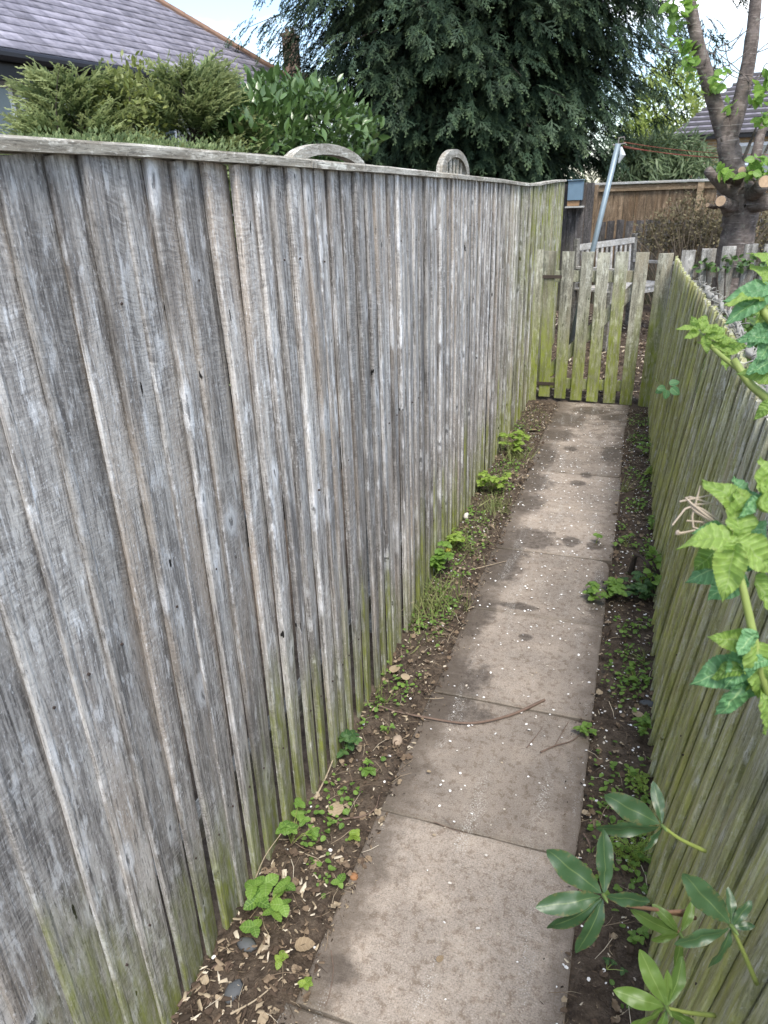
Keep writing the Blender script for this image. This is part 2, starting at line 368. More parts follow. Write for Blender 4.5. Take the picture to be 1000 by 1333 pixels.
G = dict(dark=(.125, .115, .108), mid=(.385, .365, .343), light=(.57, .545, .51))
M_L = wood('weathered_grey_fence_wood', **G, algae=(.24, .27, .05), az=(.03, .52), amount=.95, far=(4.2, 6.6))
M_R = wood('algae_covered_fence_wood', (.15, .15, .105), (.42, .405, .31), (.60, .59, .48), algae=(.47, .49, .13), az=(.3, 1.35), amount=.82, far=(1.0, 3.6), knots=.4, saw=.4, streak=.9)
M_CAP = wood('cap_rail_wood', (.17, .15, .12), (.33, .31, .26), (.46, .44, .39), amount=0, horiz='y', knots=.3, saw=.2)
M_CAPB = wood('cap_rail_wood_back', (.3, .3, .27), (.5, .5, .47), (.66, .66, .64), amount=0, horiz='x', knots=0, saw=.2)
M_GATE = wood('green_gate_wood', (.14, .135, .105), (.34, .325, .26), (.48, .47, .38), algae=(.27, .32, .05), az=(.2, 1.08), amount=1.0, knots=.5, saw=.3, flat='y')
M_PICK = wood('pale_picket_wood', (.14, .13, .12), (.30, .285, .255), (.44, .42, .39), algae=(.26, .28, .10), az=(.3, 1.2), amount=.5, knots=.5, flat='y')
M_BROWN = wood('brown_fence_wood', (.08, .055, .035), (.165, .115, .07), (.24, .175, .115), amount=0, knots=.5, streak=.3, saw=.1, flat='y')
M_BROWNH = wood('brown_rail_wood', (.12, .085, .05), (.25, .18, .11), (.33, .25, .17), amount=0, horiz='x', knots=.4, streak=.3, saw=.1)
M_DARKF = wood('dark_grey_fence_wood', (.03, .028, .027), (.07, .064, .062), (.12, .11, .105), amount=.25, az=(.2, 1.2), knots=.4, flat='y')
M_BENCH = wood('bench_wood', (.28, .26, .23), (.45, .43, .39), (.6, .58, .54), amount=0, horiz='y', knots=.2)
M_RAILB = wood('rear_rail_wood', (.10, .095, .085), (.2, .19, .17), (.3, .29, .26), amount=0, horiz='y', knots=.3)

# ------------------------------------------------------------------ ground
def zg(x, y):
    r = np.clip((y - 6.5) / 2.6, 0, 1); r = r * r * (3 - 2 * r)
    return -.014 + .24 * r
def axis(lo, hi, a, b, step, g=1.18):
    m = list(np.arange(a, b, step)); s_ = step; p = m[0]; L = []
    while p > lo: s_ *= g; p -= s_; L.append(p)
    s_ = step; p = m[-1]; H = []
    while p < hi: s_ *= g; p += s_; H.append(p)
    return np.array(L[::-1] + m + H)
xs = axis(-160, 160, -1.0, .42, .013); ys = axis(-60, 260, .1, 6.6, .016)
X, Y = np.meshgrid(xs, ys, indexing='ij')
near = (X > -1.1) & (X < .6) & (Y > -.2) & (Y < 7)
Zn = np.zeros_like(X)
idx = np.argwhere(near)
for i, j in idx:
    x, y = X[i, j], Y[i, j]
    Zn[i, j] = .011 * mnoise.noise((x * 9, y * 9, 0)) + .008 * mnoise.noise((x * 30, y * 30, 3)) + .005 * mnoise.noise((x * 75, y * 75, 5))
inpath = (X > -.565) & (X < .0) & (Y < 6.2)
Zb = zg(X, Y) + Zn + np.where((X < -.6) | (X > .03), .012, 0)
# soil washed over the slabs at the far left and along the edges
edge = np.interp(Y, [0, .8, 1.6, 2.2, 2.8, 3.4, 4.0, 4.6, 5.2, 6.0, 6.3], [-.58, -.585, -.585, -.60, -.60, -.60, -.60, -.595, -.585, -.56, -.54])
wn_ = np.array([mnoise.noise((0.3, y_ * 7, 1)) + .5 * mnoise.noise((2, y_ * 22, 4)) for y_ in ys]); wr_ = np.array([mnoise.noise((5.3, y_ * 6, 1)) + .5 * mnoise.noise((7, y_ * 20, 4)) for y_ in ys])
edge = edge + .006 + .022 * wn_[None, :]
wash = np.clip(np.maximum((edge - X) / .03, (X - (.002 + .020 * wr_[None, :])) / .02), -1, 1)
Zb = np.where(inpath, np.where(wash > -.999, -.008 + .016 * wash + Zn * .5, -.05), Zb)
k = N('dark_soil'); P = k.pos(); a_ = k.noise(P, 22, 6, .7); b_ = k.noise(P, 160, 4, .7); c_ = k.vor(P, 90)
col = k.mix(k.ss(a_, .3, .7), (.045, .033, .025), (.125, .096, .072)); col = k.mix(k.ss(b_, .55, .75, 0, .6), col, (.24, .195, .15))
col = k.mix(k.ss(k.noise(P, 4, 3), .5, .7, 0, .5), col, (.155, .122, .093))
M_SOIL = k.fin(col, .95, k.bump(k.math('ADD', b_, k.math('MULTIPLY', c_, .6)), .8, .008), .15)
nx, ny = X.shape
me = bpy.data.meshes.new('ground'); me.vertices.add(nx * ny); me.vertices.foreach_set('co', np.stack([X, Y, Zb], -1).ravel())
ii, jj = np.meshgrid(np.arange(nx - 1), np.arange(ny - 1), indexing='ij'); q = (ii * ny + jj).ravel()
lp = np.stack([q, q + ny, q + ny + 1, q + 1], 1).ravel()
me.loops.add(len(lp)); me.loops.foreach_set('vertex_index', lp); me.polygons.add(len(q))
me.polygons.foreach_set('loop_start', np.arange(len(q)) * 4); me.polygons.foreach_set('loop_total', np.full(len(q), 4))
me.polygons.foreach_set('use_smooth', [True] * len(q)); me.materials.append(M_SOIL); me.update(calc_edges=True)
tag(link('ground', me), kind='structure')

# paving slabs
k = N('worn_concrete_slab'); P = k.pos(); rd = k.rnd(); Q = k.vadd(P, k.comb(k.math('MULTIPLY', rd, 9), 0.0, 0.0))
n1 = k.noise(Q, 5, 5, .6); n2 = k.noise(Q, 40, 6, .72); n3 = k.noise(Q, 260, 3, .7); n4 = k.noise(Q, 13, 5, .65)
col = k.mix(k.ss(n1, .3, .7), (.185, .145, .112), (.36, .292, .230))
col = k.mix(k.ss(n2, .46, .66, 0, .5), col, (.15, .120, .10)); col = k.mix(k.ss(k.noise(Q, 3.5, 6, .68), .46, .62, 0, .55), col, (.17, .138, .112))
col = k.mix(k.ss(n2, .62, .48, 0, .35), col, (.44, .40, .36))
col = k.mix(k.ss(n3, .36, .50, .5, 0), col, (.10, .085, .07))
col = k.mix(k.ss(n3, .58, .68, 0, .55), col, (.50, .45, .40))
col = k.mix(k.ss(n4, .62, .72, 0, .4), col, (.13, .105, .09))
col = k.scale(col, k.math('ADD', k.math('MULTIPLY', rd, .30), .86))
sp = k.sep(P)
sw = k.noise(P, 16, 5, .65)
def blob(cx, cy, rx, ry, soft=.6):
    dx = k.math('DIVIDE', k.math('SUBTRACT', sp[0], cx), rx); dy = k.math('DIVIDE', k.math('SUBTRACT', sp[1], cy), ry)
    d = k.math('SQRT', k.math('ADD', k.math('MULTIPLY', dx, dx), k.math('MULTIPLY', dy, dy)))
    d = k.math('ADD', d, k.math('MULTIPLY', k.math('SUBTRACT', sw, .5), 1.8)); return k.ss(d, .95 - soft * .5, .95 + soft * .5, 1, 0)
stain = None                                 # damp soil stains lying on the slabs
for b in [(-.50, 3.05, .10, .14), (-.52, 3.9, .12, .16), (-.47, 5.25, .12, .16), (-.12, 5.8, .10, .10), (-.06, 4.9, .08, .2), (-.53, 2.14, .15, .15), (-.48, 1.98, .14, .085), (-.42, 3.42, .17, .13), (-.53, 3.25, .13, .17), (-.20, 3.44, .05, .06), (-.55, 4.25, .16, .16), (-.54, 4.75, .12, .28), (-.35, 4.95, .05, .05),
          (-.46, 5.65, .17, .22), (-.30, 5.95, .16, .14), (-.24, 4.3, .05, .05), (-.08, 3.42, .05, .04), (-.55, 2.62, .10, .18), (-.37, 2.74, .09, .03), (-.20, 4.45, .04, .05), (-.02, 2.95, .06, .2), (-.52, .98, .05, .05), (-.3, 2.5, .03, .03)]:
    m_ = blob(*b); stain = m_ if stain is None else k.math('MAXIMUM', stain, m_)
col = k.mix(k.math('MULTIPLY', k.math('MULTIPLY', stain, k.ss(n2, .3, .6, .65, 1)), .80), col, (.058, .047, .040))
gd = k.math('MULTIPLY', k.ss(n4, .45, .6), k.ss(sp[1], 4.6, 5.6)); col = k.mix(k.math('MULTIPLY', gd, .65), col, (.11, .085, .066))
edL = k.math('MULTIPLY', k.ss(k.math('ADD', sp[0], k.math('MULTIPLY', k.math('SUBTRACT', n4, .5), .25)), -.55, -.43, 1, 0), .75); col = k.mix(edL, col, (.10, .08, .063))
edR = k.math('MULTIPLY', k.ss(k.math('ADD', sp[0], k.math('MULTIPLY', k.math('SUBTRACT', n4, .5), .2)), -.09, .005), .65); col = k.mix(edR, col, (.13, .105, .085))
gc = k.sep(k.n.new('ShaderNodeTexCoord').outputs['Generated']); ey = k.math('MINIMUM', gc[1], k.math('SUBTRACT', 1.0, gc[1]))
jd = k.ss(k.math('ADD', ey, k.math('MULTIPLY', k.math('SUBTRACT', n2, .5), .16)), -.005, .045, 1, 0); col = k.mix(k.math('MULTIPLY', jd, .28), col, (.085, .075, .05))
wv = k.noise(k.vmul(P, (14, 2.2, 1)), 1, 4, .6); mk = k.math('MULTIPLY', k.ss(wv, .52, .68), k.ss(k.vor(P, 190), .2, .5, 1, 0))
col = k.mix(k.math('MULTIPLY', mk, .55), col, (.60, .59, .56))
dim = k.vor(P, 170, rand=.35)
h_ = k.math('ADD', k.math('MULTIPLY', n2, 1.2), k.math('ADD', k.math('MULTIPLY', n3, .5), k.math('MULTIPLY', dim, .35)))
rgh = k.math('SUBTRACT', .92, k.math('MULTIPLY', stain, .35))
M_SLAB = k.fin(col, rgh, k.bump(h_, .55, .004), .25)
path = MB().box((-.56, -.9, -.09), (.0, 6.18, -.052)).build('path', M_SOIL); tag(path, kind='structure')
ysl = [-.92, -.32, .275, .877, 1.469, 2.055, 2.672, 3.28, 3.885, 4.46, 5.02, 5.60, 6.20]
for i in range(len(ysl) - 1):
    y0, y1 = ysl[i] + .0022, ysl[i + 1] - .0022; x0, x1 = -.578 + random.uniform(-.008, .008), .008 + random.uniform(-.008, .008)
    if i == 2: x0 = -.60
    cx, cy = (x0 + x1) / 2, (y0 + y1) / 2; ring = []
    def side(ax, ay, bx, by, n=14):
        for t in np.linspace(0, 1, n, endpoint=False): ring.append((ax + (bx - ax) * t, ay + (by - ay) * t))
    side(x0, y0, x1, y0); side(x1, y0, x1, y1); side(x1, y1, x0, y1); side(x0, y1, x0, y0)
    V = []; n = len(ring); cr_ = [random.choice([0, 0, .012, .03]) for _ in range(4)]
    rr = []
    for q_, (x, y) in enumerate(ring):
        for ci, (qx, qy) in enumerate([(x0, y0), (x1, y0), (x1, y1), (x0, y1)]):
            d = math.hypot(x - qx, y - qy)
            if d < cr_[ci] * 2.2 and cr_[ci]: t = (1 - d / (cr_[ci] * 2.2)) * cr_[ci] * .75; x += (cx - x) / .4 * t; y += (cy - y) / .4 * t
        j = mnoise.noise((x * 14, y * 14, i)) * .012 + random.uniform(-.0015, .0015); rr.append((x + (x - cx) * j, y + (y - cy) * j))
    zt = random.uniform(-.002, .003); tx, ty = random.uniform(-.006, .006), random.uniform(-.004, .004)
    zf = lambda x, y: zt + tx * (x - cx) + ty * (y - cy)
    V = [(x, y, -.048) for x, y in rr] + [(x, y, zf(x, y) - .003) for x, y in rr] + [(x + (cx - x) * .016, y + (cy - y) * .016, zf(x, y)) for x, y in rr]
    F = [(a, (a + 1) % n, n + (a + 1) % n, n + a) for a in range(n)] + [(n + a, n + (a + 1) % n, 2 * n + (a + 1) % n, 2 * n + a) for a in range(n)] + [tuple(range(2 * n, 3 * n))]
    MB().add(V, F).build('paving_slab', M_SLAB, path)

# ------------------------------------------------------------------ close-board fences
def feather_board(L, p, z0, z1, facex, face, mat, parent, gap_bot=0.0, rows=9, lean=0.0, seed=0, tk=.016, bow=.003, name='board', twist=0.0, nails=()):
    """wedge board: thick edge towards -Y (the camera's end). L=(y of near edge), p = width; face=+1 looks to +X"""
    sx = face; prof = [(.006, -.001), (.005, .004), (0, .0065), (0, tk - .0025), (.0028, tk), (.014, tk + .0005), (.020, tk - .0015), (.45 * p, tk * .80), (.75 * p, tk * .60), (p - .003, tk * .42), (p, tk * .34), (p, -.001)]
    V = []; n = len(prof); ph = random.uniform(0, 9); dd0 = random.uniform(.010, .015) if random.random() < .4 else random.uniform(.006, .0095)
    for r in range(rows):
        t = r / (rows - 1); z = z0 + (z1 - z0) * t
        wb = 1 - gap_bot * (1 - t) ** 1.3 / p; dy = bow * mnoise.noise((ph, z * 1.6, 1)) + twist * (t - 1); dd = bow * 1.2 * mnoise.noise((ph, z * 1.9, 7)) + dd0
        for q_, (s_, d) in enumerate(prof):
            e = .0008 * mnoise.noise((ph + q_, z * 14, 3)); w_ = .0012 * mnoise.noise((ph + q_ * 3, z * 9, 5))
            tilt = -.006 * (s_ / p)
            V.append((facex(z, L) + sx * (d + dd + tilt + e), L + dy + s_ * wb + w_ * 1.2, z + (.004 * math.sin(ph + s_ * 40) if r in (0, rows - 1) else 0)))
    F = [(r * n + j, r * n + (j + 1) % n, (r + 1) * n + (j + 1) % n, (r + 1) * n + j) for r in range(rows - 1) for j in range(n)]
    F += [tuple(range(n)), tuple((rows - 1) * n + j for j in range(n))]
    if sx > 0: F = [f[::-1] for f in F]
    m = MB().add(V, F)
    if nails:
        for zn in nails:
            if random.random() > .45: continue
            for s_ in (.30 * p,):
                zc = zn + random.uniform(-.012, .012); u0 = facex(zc, L) + sx * (tk * .87 + dd0 - .0015); yc = L + s_ + random.uniform(-.006, .006)
                m.add([(u0 + sx * .002, yc + .0026 * math.cos(q), zc + .0026 * math.sin(q)) for q in np.linspace(0, 6.283, 7)[:-1]] + [(u0 - sx * .006, yc + .003 * math.cos(q), zc + .003 * math.sin(q)) for q in np.linspace(0, 6.283, 7)[:-1]], [tuple(range(6)) if sx > 0 else tuple(range(5, -1, -1))] + [(i, (i + 1) % 6, 6 + (i + 1) % 6, 6 + i) for i in range(6)], 1)
    return m.build(name, [mat, M_NAIL], parent)

M_NAIL = plain('rusty_nail', (.045, .032, .027), .8, .3, 90)
fl = empty('board_fence'); tag(fl, 'tall weathered grey close-board fence with a timber cap rail along the left of the path', 'fence')
FU = lambda y: np.interp(y, [0, 1, 1.15, 1.5, 2.1, 2.75, 3.8, 5.8, 8.3], [-.845, -.845, -.84, -.805, -.80, -.82, -.85, -.85, -.87])
CAPZ = lambda y: np.interp(y, [0, .8, 1.13, 1.75, 3.35, 4.4, 5.4, 6.0, 6.7, 7.5, 8.3], [1.785, 1.787, 1.789, 1.782, 1.774, 1.765, 1.747, 1.750, 1.768, 1.785, 1.792])
y = -.35
while y < 8.1:
    p = random.uniform(.064, .102) if y < 1.6 else random.uniform(.058, .092)
    gb = 0
    if 1.3 < y < 2.9: gb = random.choice([.022, .036, .042, .046, .04])
    elif y < 1.35: gb = random.choice([0, .02, .03, .036]) if y > .6 else 0
    else: gb = random.choice([0, .02, .03, .036])
    feather_board(y, p + .026, random.uniform(-.035, -.01) if y < 6.1 else -.02, CAPZ(y) - .018, lambda z, L: float(FU(L)), 1, M_L, fl, gb, rows=10 if y < 3 else 6, bow=.006 if random.random() < .3 else .003, tk=random.uniform(.0125, .0175), twist=random.uniform(-.006, .006), nails=(.31, .96, 1.56) if y < 4 else ())
    y += p
# cap rail in lengths
def cap(name, y0, y1, w=.058, t=.019, parent=fl, mat=M_CAP, u=lambda y: FU(y) + .008, zf=CAPZ, n=24):
    V = []; 
    for i in range(n + 1):
        yy = y0 + (y1 - y0) * i / n; z = float(zf(yy)) + .0012 * mnoise.noise((yy * 5, 0, 2)); x = float(u(yy))
        j = .0015 * mnoise.noise((yy * 9, 3, 0))
        for dx, dz in ((w * .5, 0), (w * .5, t - .004), (w * .5 - .004, t), (-w * .5, t), (-w * .5, 0)): V.append((x + dx + j, yy, z - .018 + dz + .001))
    F = [(i * 5 + j, (i + 1) * 5 + j, (i + 1) * 5 + (j + 1) % 5, i * 5 + (j + 1) % 5) for i in range(n) for j in range(5)] + [(0, 1, 2, 3, 4), tuple(n * 5 + j for j in (4, 3, 2, 1, 0))]
    MB().add(V, F).build(name, mat, parent)
cap('cap_rail', -.4, 1.698); cap('cap_rail', 1.702, 3.3); cap('cap_rail', 3.304, 5.2); cap('cap_rail', 5.204, 8.15)
for z in (.3, .95, 1.55):
    yk = [-.4, .6, 1.15, 1.5, 2.1, 2.75, 3.8, 5.3, 6.7, 8.1]
    for y0, y1 in zip(yk[:-1], yk[1:]):
        a = (FU(y0) - .052, y0 + .001, z); b = (FU(y1) - .052, y1 - .001, z); MB().beam(a, b, .040, .075).build('rail', M_RAILB, fl)
for yy in (-.2, 2.4, 5.0, 7.6):
    MB().box((FU(yy) - .19, yy - .045, -.05), (FU(yy) - .09, yy + .045, 1.74), bev=.004).build('post', M_RAILB, fl)

fr = empty('board_fence'); tag(fr, 'waist-high green algae-stained close-board fence leaning outward along the right of the path', 'fence')
RB = lambda L: np.interp(L, [0, 1.4, 3.3, 5.6, 6.2], [.205, .21, .232, .20, .19])
RL = lambda L: np.interp(L, [0, 1.5, 3.5, 6.2], [.15, .15, .13, .055])
RT = lambda L: np.interp(L, [0, 1.5, 2.5, 4, 5.5, 6.2], [1.13, 1.14, 1.17, 1.17, 1.17, 1.215])
y = -.2
while y < 6.12:
    p = random.choice([random.uniform(.05, .07), random.uniform(.075, .10)])
    feather_board(y, p + .021, -.02, float(RT(y)) + random.uniform(-.006, .006), lambda z, L: float(RB(L) + RL(L) * max(0, z) / 1.15), -1, M_R, fr, random.choice([0, .0, .01, .016]), rows=7, tk=random.uniform(.014, .020), twist=random.uniform(-.008, .008), nails=(.35, .95) if y < 2.6 else ())
    y += p
for z in (.35, .95):
    for y0, y1 in ((-.2, 1.4), (1.4, 2.4), (2.4, 3.4), (3.4, 4.6), (4.6, 6.1)):
        MB().beam((RB(y0) + RL(y0) * z / 1.15 + .045, y0, z), (RB(y1) + RL(y1) * z / 1.15 + .045, y1 - .003, z), .05, .075).build('rail', M_RAILB, fr)
for yy in (.1, 2.0, 4.0, 5.9):
    MB().beam((RB(yy) + .125, yy, -.03), (RB(yy) + .125 + RL(yy), yy, 1.05), .08, .08).build('post', M_RAILB, fr)

# ------------------------------------------------------------------ gate and its neighbours
gt = empty('garden_gate', (-.36, 6.22, 0)); tag(gt, 'low picket gate with six green-stained pickets closing the end of the path', 'gate')
def picket(x0, x1, y, z0, z1, mat, parent, t=.02, lx=0.0, seed=0, name='picket'):
    w = x1 - x0; m = MB(); V = []; rows = 5; ph = random.uniform(0, 9)
    for r in range(rows):
        tt = r / (rows - 1); z = z0 + (z1 - z0) * tt; o = .003 * mnoise.noise((ph, z * 2, 0)) + lx * tt; yo = .003 * mnoise.noise((ph, z * 2, 4))
        for dx, dy in ((0, 0.003), (.003, 0), (w - .003, 0), (w, .003), (w, t), (0, t)): V.append((x0 + dx + o, y + dy + yo, z + (random.uniform(-.003, .003) if r in (0, rows - 1) else 0)))
    F = [(r * 6 + j, r * 6 + (j + 1) % 6, (r + 1) * 6 + (j + 1) % 6, (r + 1) * 6 + j) for r in range(rows - 1) for j in range(6)] + [(5, 4, 3, 2, 1, 0), tuple((rows - 1) * 6 + j for j in range(6))]
    m.add(V, F); return m.build(name, mat, parent, world=True)
for (b0, b1, t0, zb, zt) in [(-.755, -.66, -.018, .03, 1.247), (-.62, -.522, -.012, .025, 1.240), (-.482, -.385, .006, .016, 1.236), (-.345, -.248, -.008, .010, 1.230), (-.203, -.104, -.012, .006, 1.233), (-.066, .034, .004, .0, 1.230)]:
    picket(b0, b1, 6.22, zb, zt, M_GATE, gt, lx=t0)
for z, nm in ((1.045, 'rail'), (.15, 'rail')):
    MB().box((-.745, 6.245, z - .045), (.03, 6.267, z + .045), bev=.003).build(nm, M_GATE, gt, world=True)
MB().beam((-.69, 6.275, .23), (-.0, 6.275, 1.0), .022, .09, up=(0, 0, 1)).build('brace', M_GATE, gt, world=True)
for z in (1.045, .15):
    MB().box((-.80, 6.2115, z - .014), (-.62, 6.2155, z + .014), bev=.001).build('hinge', plain('rusted_iron_%d' % int(z * 10), (.06, .045, .035), .8), gt, world=True)
gp = empty('gate_post', (-.80, 6.2, 0)); tag(gp, 'narrow boarded post between the tall grey fence and the picket gate', 'post')
picket(-.862, -.775, 6.20, -.02, 1.257, M_GATE, gp, lx=-.004, name='face_board'); MB().box((-.85, 6.226, -.03), (-.785, 6.30, 1.24), bev=.004).build('post_core', M_RAILB, gp, world=True)
gq = empty('gate_post', (.15, 6.2, 0)); tag(gq, 'wide greenish post board at the right of the gate, on the low fence corner', 'post')
picket(.085, .195, 6.19, -.02, 1.224, M_GATE, gq, t=.03, lx=.022, name='face_board'); MB().box((.12, 6.225, -.03), (.20, 6.305, 1.2), bev=.004).build('post_core', M_RAILB, gq, world=True)

pf = empty('picket_fence', (.3, 6.4, 0)); tag(pf, 'pale grey picket fence running right from the gate below the pruned tree', 'fence')
x = .275; i = 0
for (a, b, zt) in [(.283, .385, 1.23), (.425, .53, 1.238), (.58, .68, 1.255), (.735, .83, 1.27), (.865, .965, 1.27), (1.01, 1.11, 1.27), (1.15, 1.25, 1.27), (1.3, 1.4, 1.26)]:
    picket(a, b, 6.4, -.02, zt, M_PICK, pf, lx=random.uniform(-.012, .004))
for z in (1.06, .3): MB().box((.27, 6.424, z - .04), (1.5, 6.455, z + .04), bev=.003).build('rail', M_PICK, pf, world=True)

# ------------------------------------------------------------------ fences at the end of the next garden
db = empty('board_fence', (-1.2, 9.8, 0)); tag(db, 'dark grey boarded fence section behind the leaning clothes pole, carrying the blue box', 'fence')
x = -1.9
while x < -.70: w = random.uniform(.085, .105); picket(x, x + w - .004, 9.8 + random.uniform(0, .004), .1, 1.765 + random.uniform(-.01, .01), M_DARKF, db, name='board'); x += w
MB().box((-1.9, 9.823, 1.4), (-.68, 9.86, 1.48)).build('rail', M_DARKF, db, world=True)
MB().box((-.70, 9.83, .05), (-.62, 9.93, 1.74), bev=.005).build('post', M_BROWN, db, world=True)

pl_ = empty('panel_fence', (0, 10.9, 0)); tag(pl_, 'tall brown panel fence with a white-topped cap at the back of the garden', 'fence')
x = -.9
while x < 3.0: w = random.uniform(.13, .15); picket(x, x + w - .002, 10.9 + random.uniform(0, .004), .15, 1.66, M_BROWN, pl_, t=.016, name='board'); x += w
for a, b in ((-.9, .56), (.64, 2.4), (2.48, 3.0)):
    MB().box((a, 10.868, 1.655), (b, 10.895, 1.735), bev=.003).build('rail', M_BROWNH, pl_, world=True)
for a in (.56, 2.4): MB().box((a, 10.85, .1), (a + .08, 10.897, 1.735), bev=.004).build('post', M_BROWNH, pl_, world=True)
MB().box((-.92, 10.84, 1.738), (3.05, 10.95, 1.768), bev=.004).build('cap_rail', M_CAPB, pl_, world=True)
lf = empty('picket_fence', (0, 10.5, 0)); tag(lf, 'old dark grey picket fence standing in front of the brown panel fence', 'fence')
x = -.74
while x < 2.2: picket(x, x + .092, 10.5 + random.uniform(0, .006), .1, 1.30 + random.uniform(-.012, .012), M_DARKF, lf, lx=random.uniform(-.012, .012)); x += random.uniform(.112, .12)
MB().box((-.74, 10.525, 1.0), (2.2, 10.56, 1.08)).build('rail', M_DARKF, lf, world=True)

# blue box on the dark fence
M_BLUE = plain('blue_painted_board', (.13, .20, .26), .6, .2, 14); M_ORG = plain('terracotta_block', (.28, .17, .09), .8, .4, 50)
c = atV(749, 249, 9.62); bb = empty('bird_box', tuple(c)); tag(bb, 'pale blue box with a small shelf hung on the dark fence beside the conifer', 'bird box')
MB().box((c[0] - .09, 9.62, c[2] - .10), (c[0] + .085, 9.785, c[2] + .115), bev=.004).build('body', M_BLUE, bb, world=True)
MB().box((c[0] - .10, 9.60, c[2] + .118), (c[0] + .095, 9.79, c[2] + .128), bev=.003).build('roof', M_BLUE, bb, world=True)
MB().box((c[0] - .09, 9.64, c[2] - .165), (c[0] + .05, 9.78, c[2] - .103), bev=.004).build('block', M_ORG, bb, world=True)
MB().box((c[0] - .11, 9.60, c[2] - .186), (c[0] + .11, 9.79, c[2] - .168), bev=.003).build('shelf', M_CAPB, bb, world=True)

# clothes pole and its lines
M_STEEL = plain('galvanised_steel', (.22, .275, .31), .45, .25, 20, .3)
pb = np.array([-.67, 8.0, .1]); pt = atV(805, 187, 8.0)
cp = empty('clothes_pole', tuple(pb)); tag(cp, 'leaning blue-grey metal clothes-line pole standing behind the gate', 'pole')
MB().tube([pb, pb + (pt - pb) * .5, pt], [.027, .027, .026], 14).build('shaft', M_STEEL, cp, world=True, smooth=True)
mb = MB(); mb.tube([pt + (-.05, 0, -.01), pt + (.07, 0, 0.0)], .006, 6); mb.tube([pt, pt + (.0, 0, .05), pt + (.05, 0, .055), pt + (.055, 0, .03)], .005, 6); mb.build('hook', plain('pole_hook', (.25, .22, .2), .6), cp, world=True)
mb = MB(); mb.tube([pt + (.03, -.03, -.03), pt + (.05, -.03, -.10), pt + (.02, -.03, -.17)], [.008, .03, .006], 8); mb.build('cleat', plain('white_cleat', (.55, .57, .58), .5), cp, world=True)
M_ROPE = plain('red_brown_line', (.25, .07, .05), .8)
e1 = atV(1030, 201, 8.2); wln = MB()
for k_, (a0, sg) in enumerate([((.05, 0, .01), .035), ((.05, 0, -.022), .05), ((.05, .01, -.034), .03)]):
    a = pt + np.array(a0); b = e1 + np.array((0, 0, -.02 * k_)); wln.tube([a + (b - a) * t - np.array((0, 0, sg * 4 * t * (1 - t))) for t in np.linspace(0, 1, 14)], .0028, 5)
tag(wln.build('washing_line', M_ROPE), 'reddish washing lines strung from the leaning pole towards the pruned tree', 'washing line')

# ------------------------------------------------------------------ bench behind the gate
bz = .17
bn = empty('garden_bench', (-.1, 8.5, .2)); tag(bn, 'pale slatted wooden garden bench tilted behind the picket gate', 'bench')
A = np.array([-.66, 8.15, 0]); B = np.array([-.10, 8.95, 0]); D = (B - A) / np.linalg.norm(B - A); Nn = np.array([D[1], -D[0], 0])   # seat side
LB = float(np.linalg.norm(B - A)); zt_ = 1.135; st = .72
P_ = lambda s_, n_, z: A + D * s_ + Nn * n_ + np.array((0, 0, z))
for s_ in (0, LB):
    MB().beam(P_(s_, 0, .1), P_(s_, -.03, zt_ + .09), .045, .05, up=D).build('leg', M_RAILB, bn, world=True)
    MB().beam(P_(s_, .46, .1), P_(s_, .46, st + .2), .045, .05, up=D).build('leg', M_RAILB, bn, world=True)
    MB().beam(P_(s_, .0, st + .215), P_(s_, .52, st + .215), .055, .028).build('armrest', M_BENCH, bn, world=True)
MB().beam(P_(.02, -.02, zt_), P_(LB - .02, -.02, zt_ + .02), .028, .06).build('top_rail', M_BENCH, bn, world=True)
MB().beam(P_(.02, 0.0, st + .08), P_(LB - .02, 0.0, st + .08), .028, .05).build('back_rail', M_BENCH, bn, world=True)
n = 11
for i in range(n):
    s_ = LB * (i + 1) / (n + 1); MB().beam(P_(s_, -.018, zt_ - .02), P_(s_, 0, st + .1), .03, .012, up=Nn).build('slat', M_BENCH, bn, world=True)
MB().beam(P_(.02, .45, st - .03), P_(LB - .02, .45, st - .03), .028, .07).build('seat_rail', M_BENCH, bn, world=True)
for i in range(6): MB().beam(P_(-.03, .04 + i * .08, st), P_(LB + .03, .04 + i * .08, st), .062, .02).build('seat_slat', M_BENCH, bn, world=True)

# arched trellis tops behind the left fence
def arch(c, w, h, y, lab, spind, post):
    t = empty('arched_trellis', (c[0], c[1], 0)); tag(t, lab, 'trellis')
    th = np.linspace(0, math.pi, 21); mb = MB(); V = []
    for a in th:
        for r in (1, .70 if spind else .6):
            for dx in (-.02, .02): V.append((c[0] + dx, c[1] + math.cos(a) * w * (.78 if r < 1 else 1), c[2] + math.sin(a) * h * r))
    F = []
    for i in range(20):
        q = i * 4; F += [(q, q + 1, q + 5, q + 4), (q + 2, q + 6, q + 7, q + 3), (q, q + 4, q + 6, q + 2), (q + 1, q + 3, q + 7, q + 5)]
    F += [(0, 2, 3, 1), (80, 81, 83, 82)]
    mb.add(V, F).build('arch', M_CAP, t, world=True)
    for yy in (-w + .03, w - .03): MB().box((c[0] - .02, c[1] + yy - .025, .1), (c[0] + .02, c[1] + yy + .025, c[2] + .005), bev=.002).build('post', M_CAP, t, world=True)
    for i in range(spind):
        yy = (i + 1) / (spind + 1) * 2 - 1; MB().box((c[0] - .008, c[1] + yy * w * .75 - .006, c[2] - .25), (c[0] + .008, c[1] + yy * w * .75 + .006, c[2] + h * math.sqrt(1 - yy * yy) * .75)).build('spindle', M_CAP, t, world=True)
    MB().box((c[0] - .015, c[1] - w * .9, c[2] - .3), (c[0] + .015, c[1] + w * .9, c[2] - .26)).build('rail', M_CAP, t, world=True)
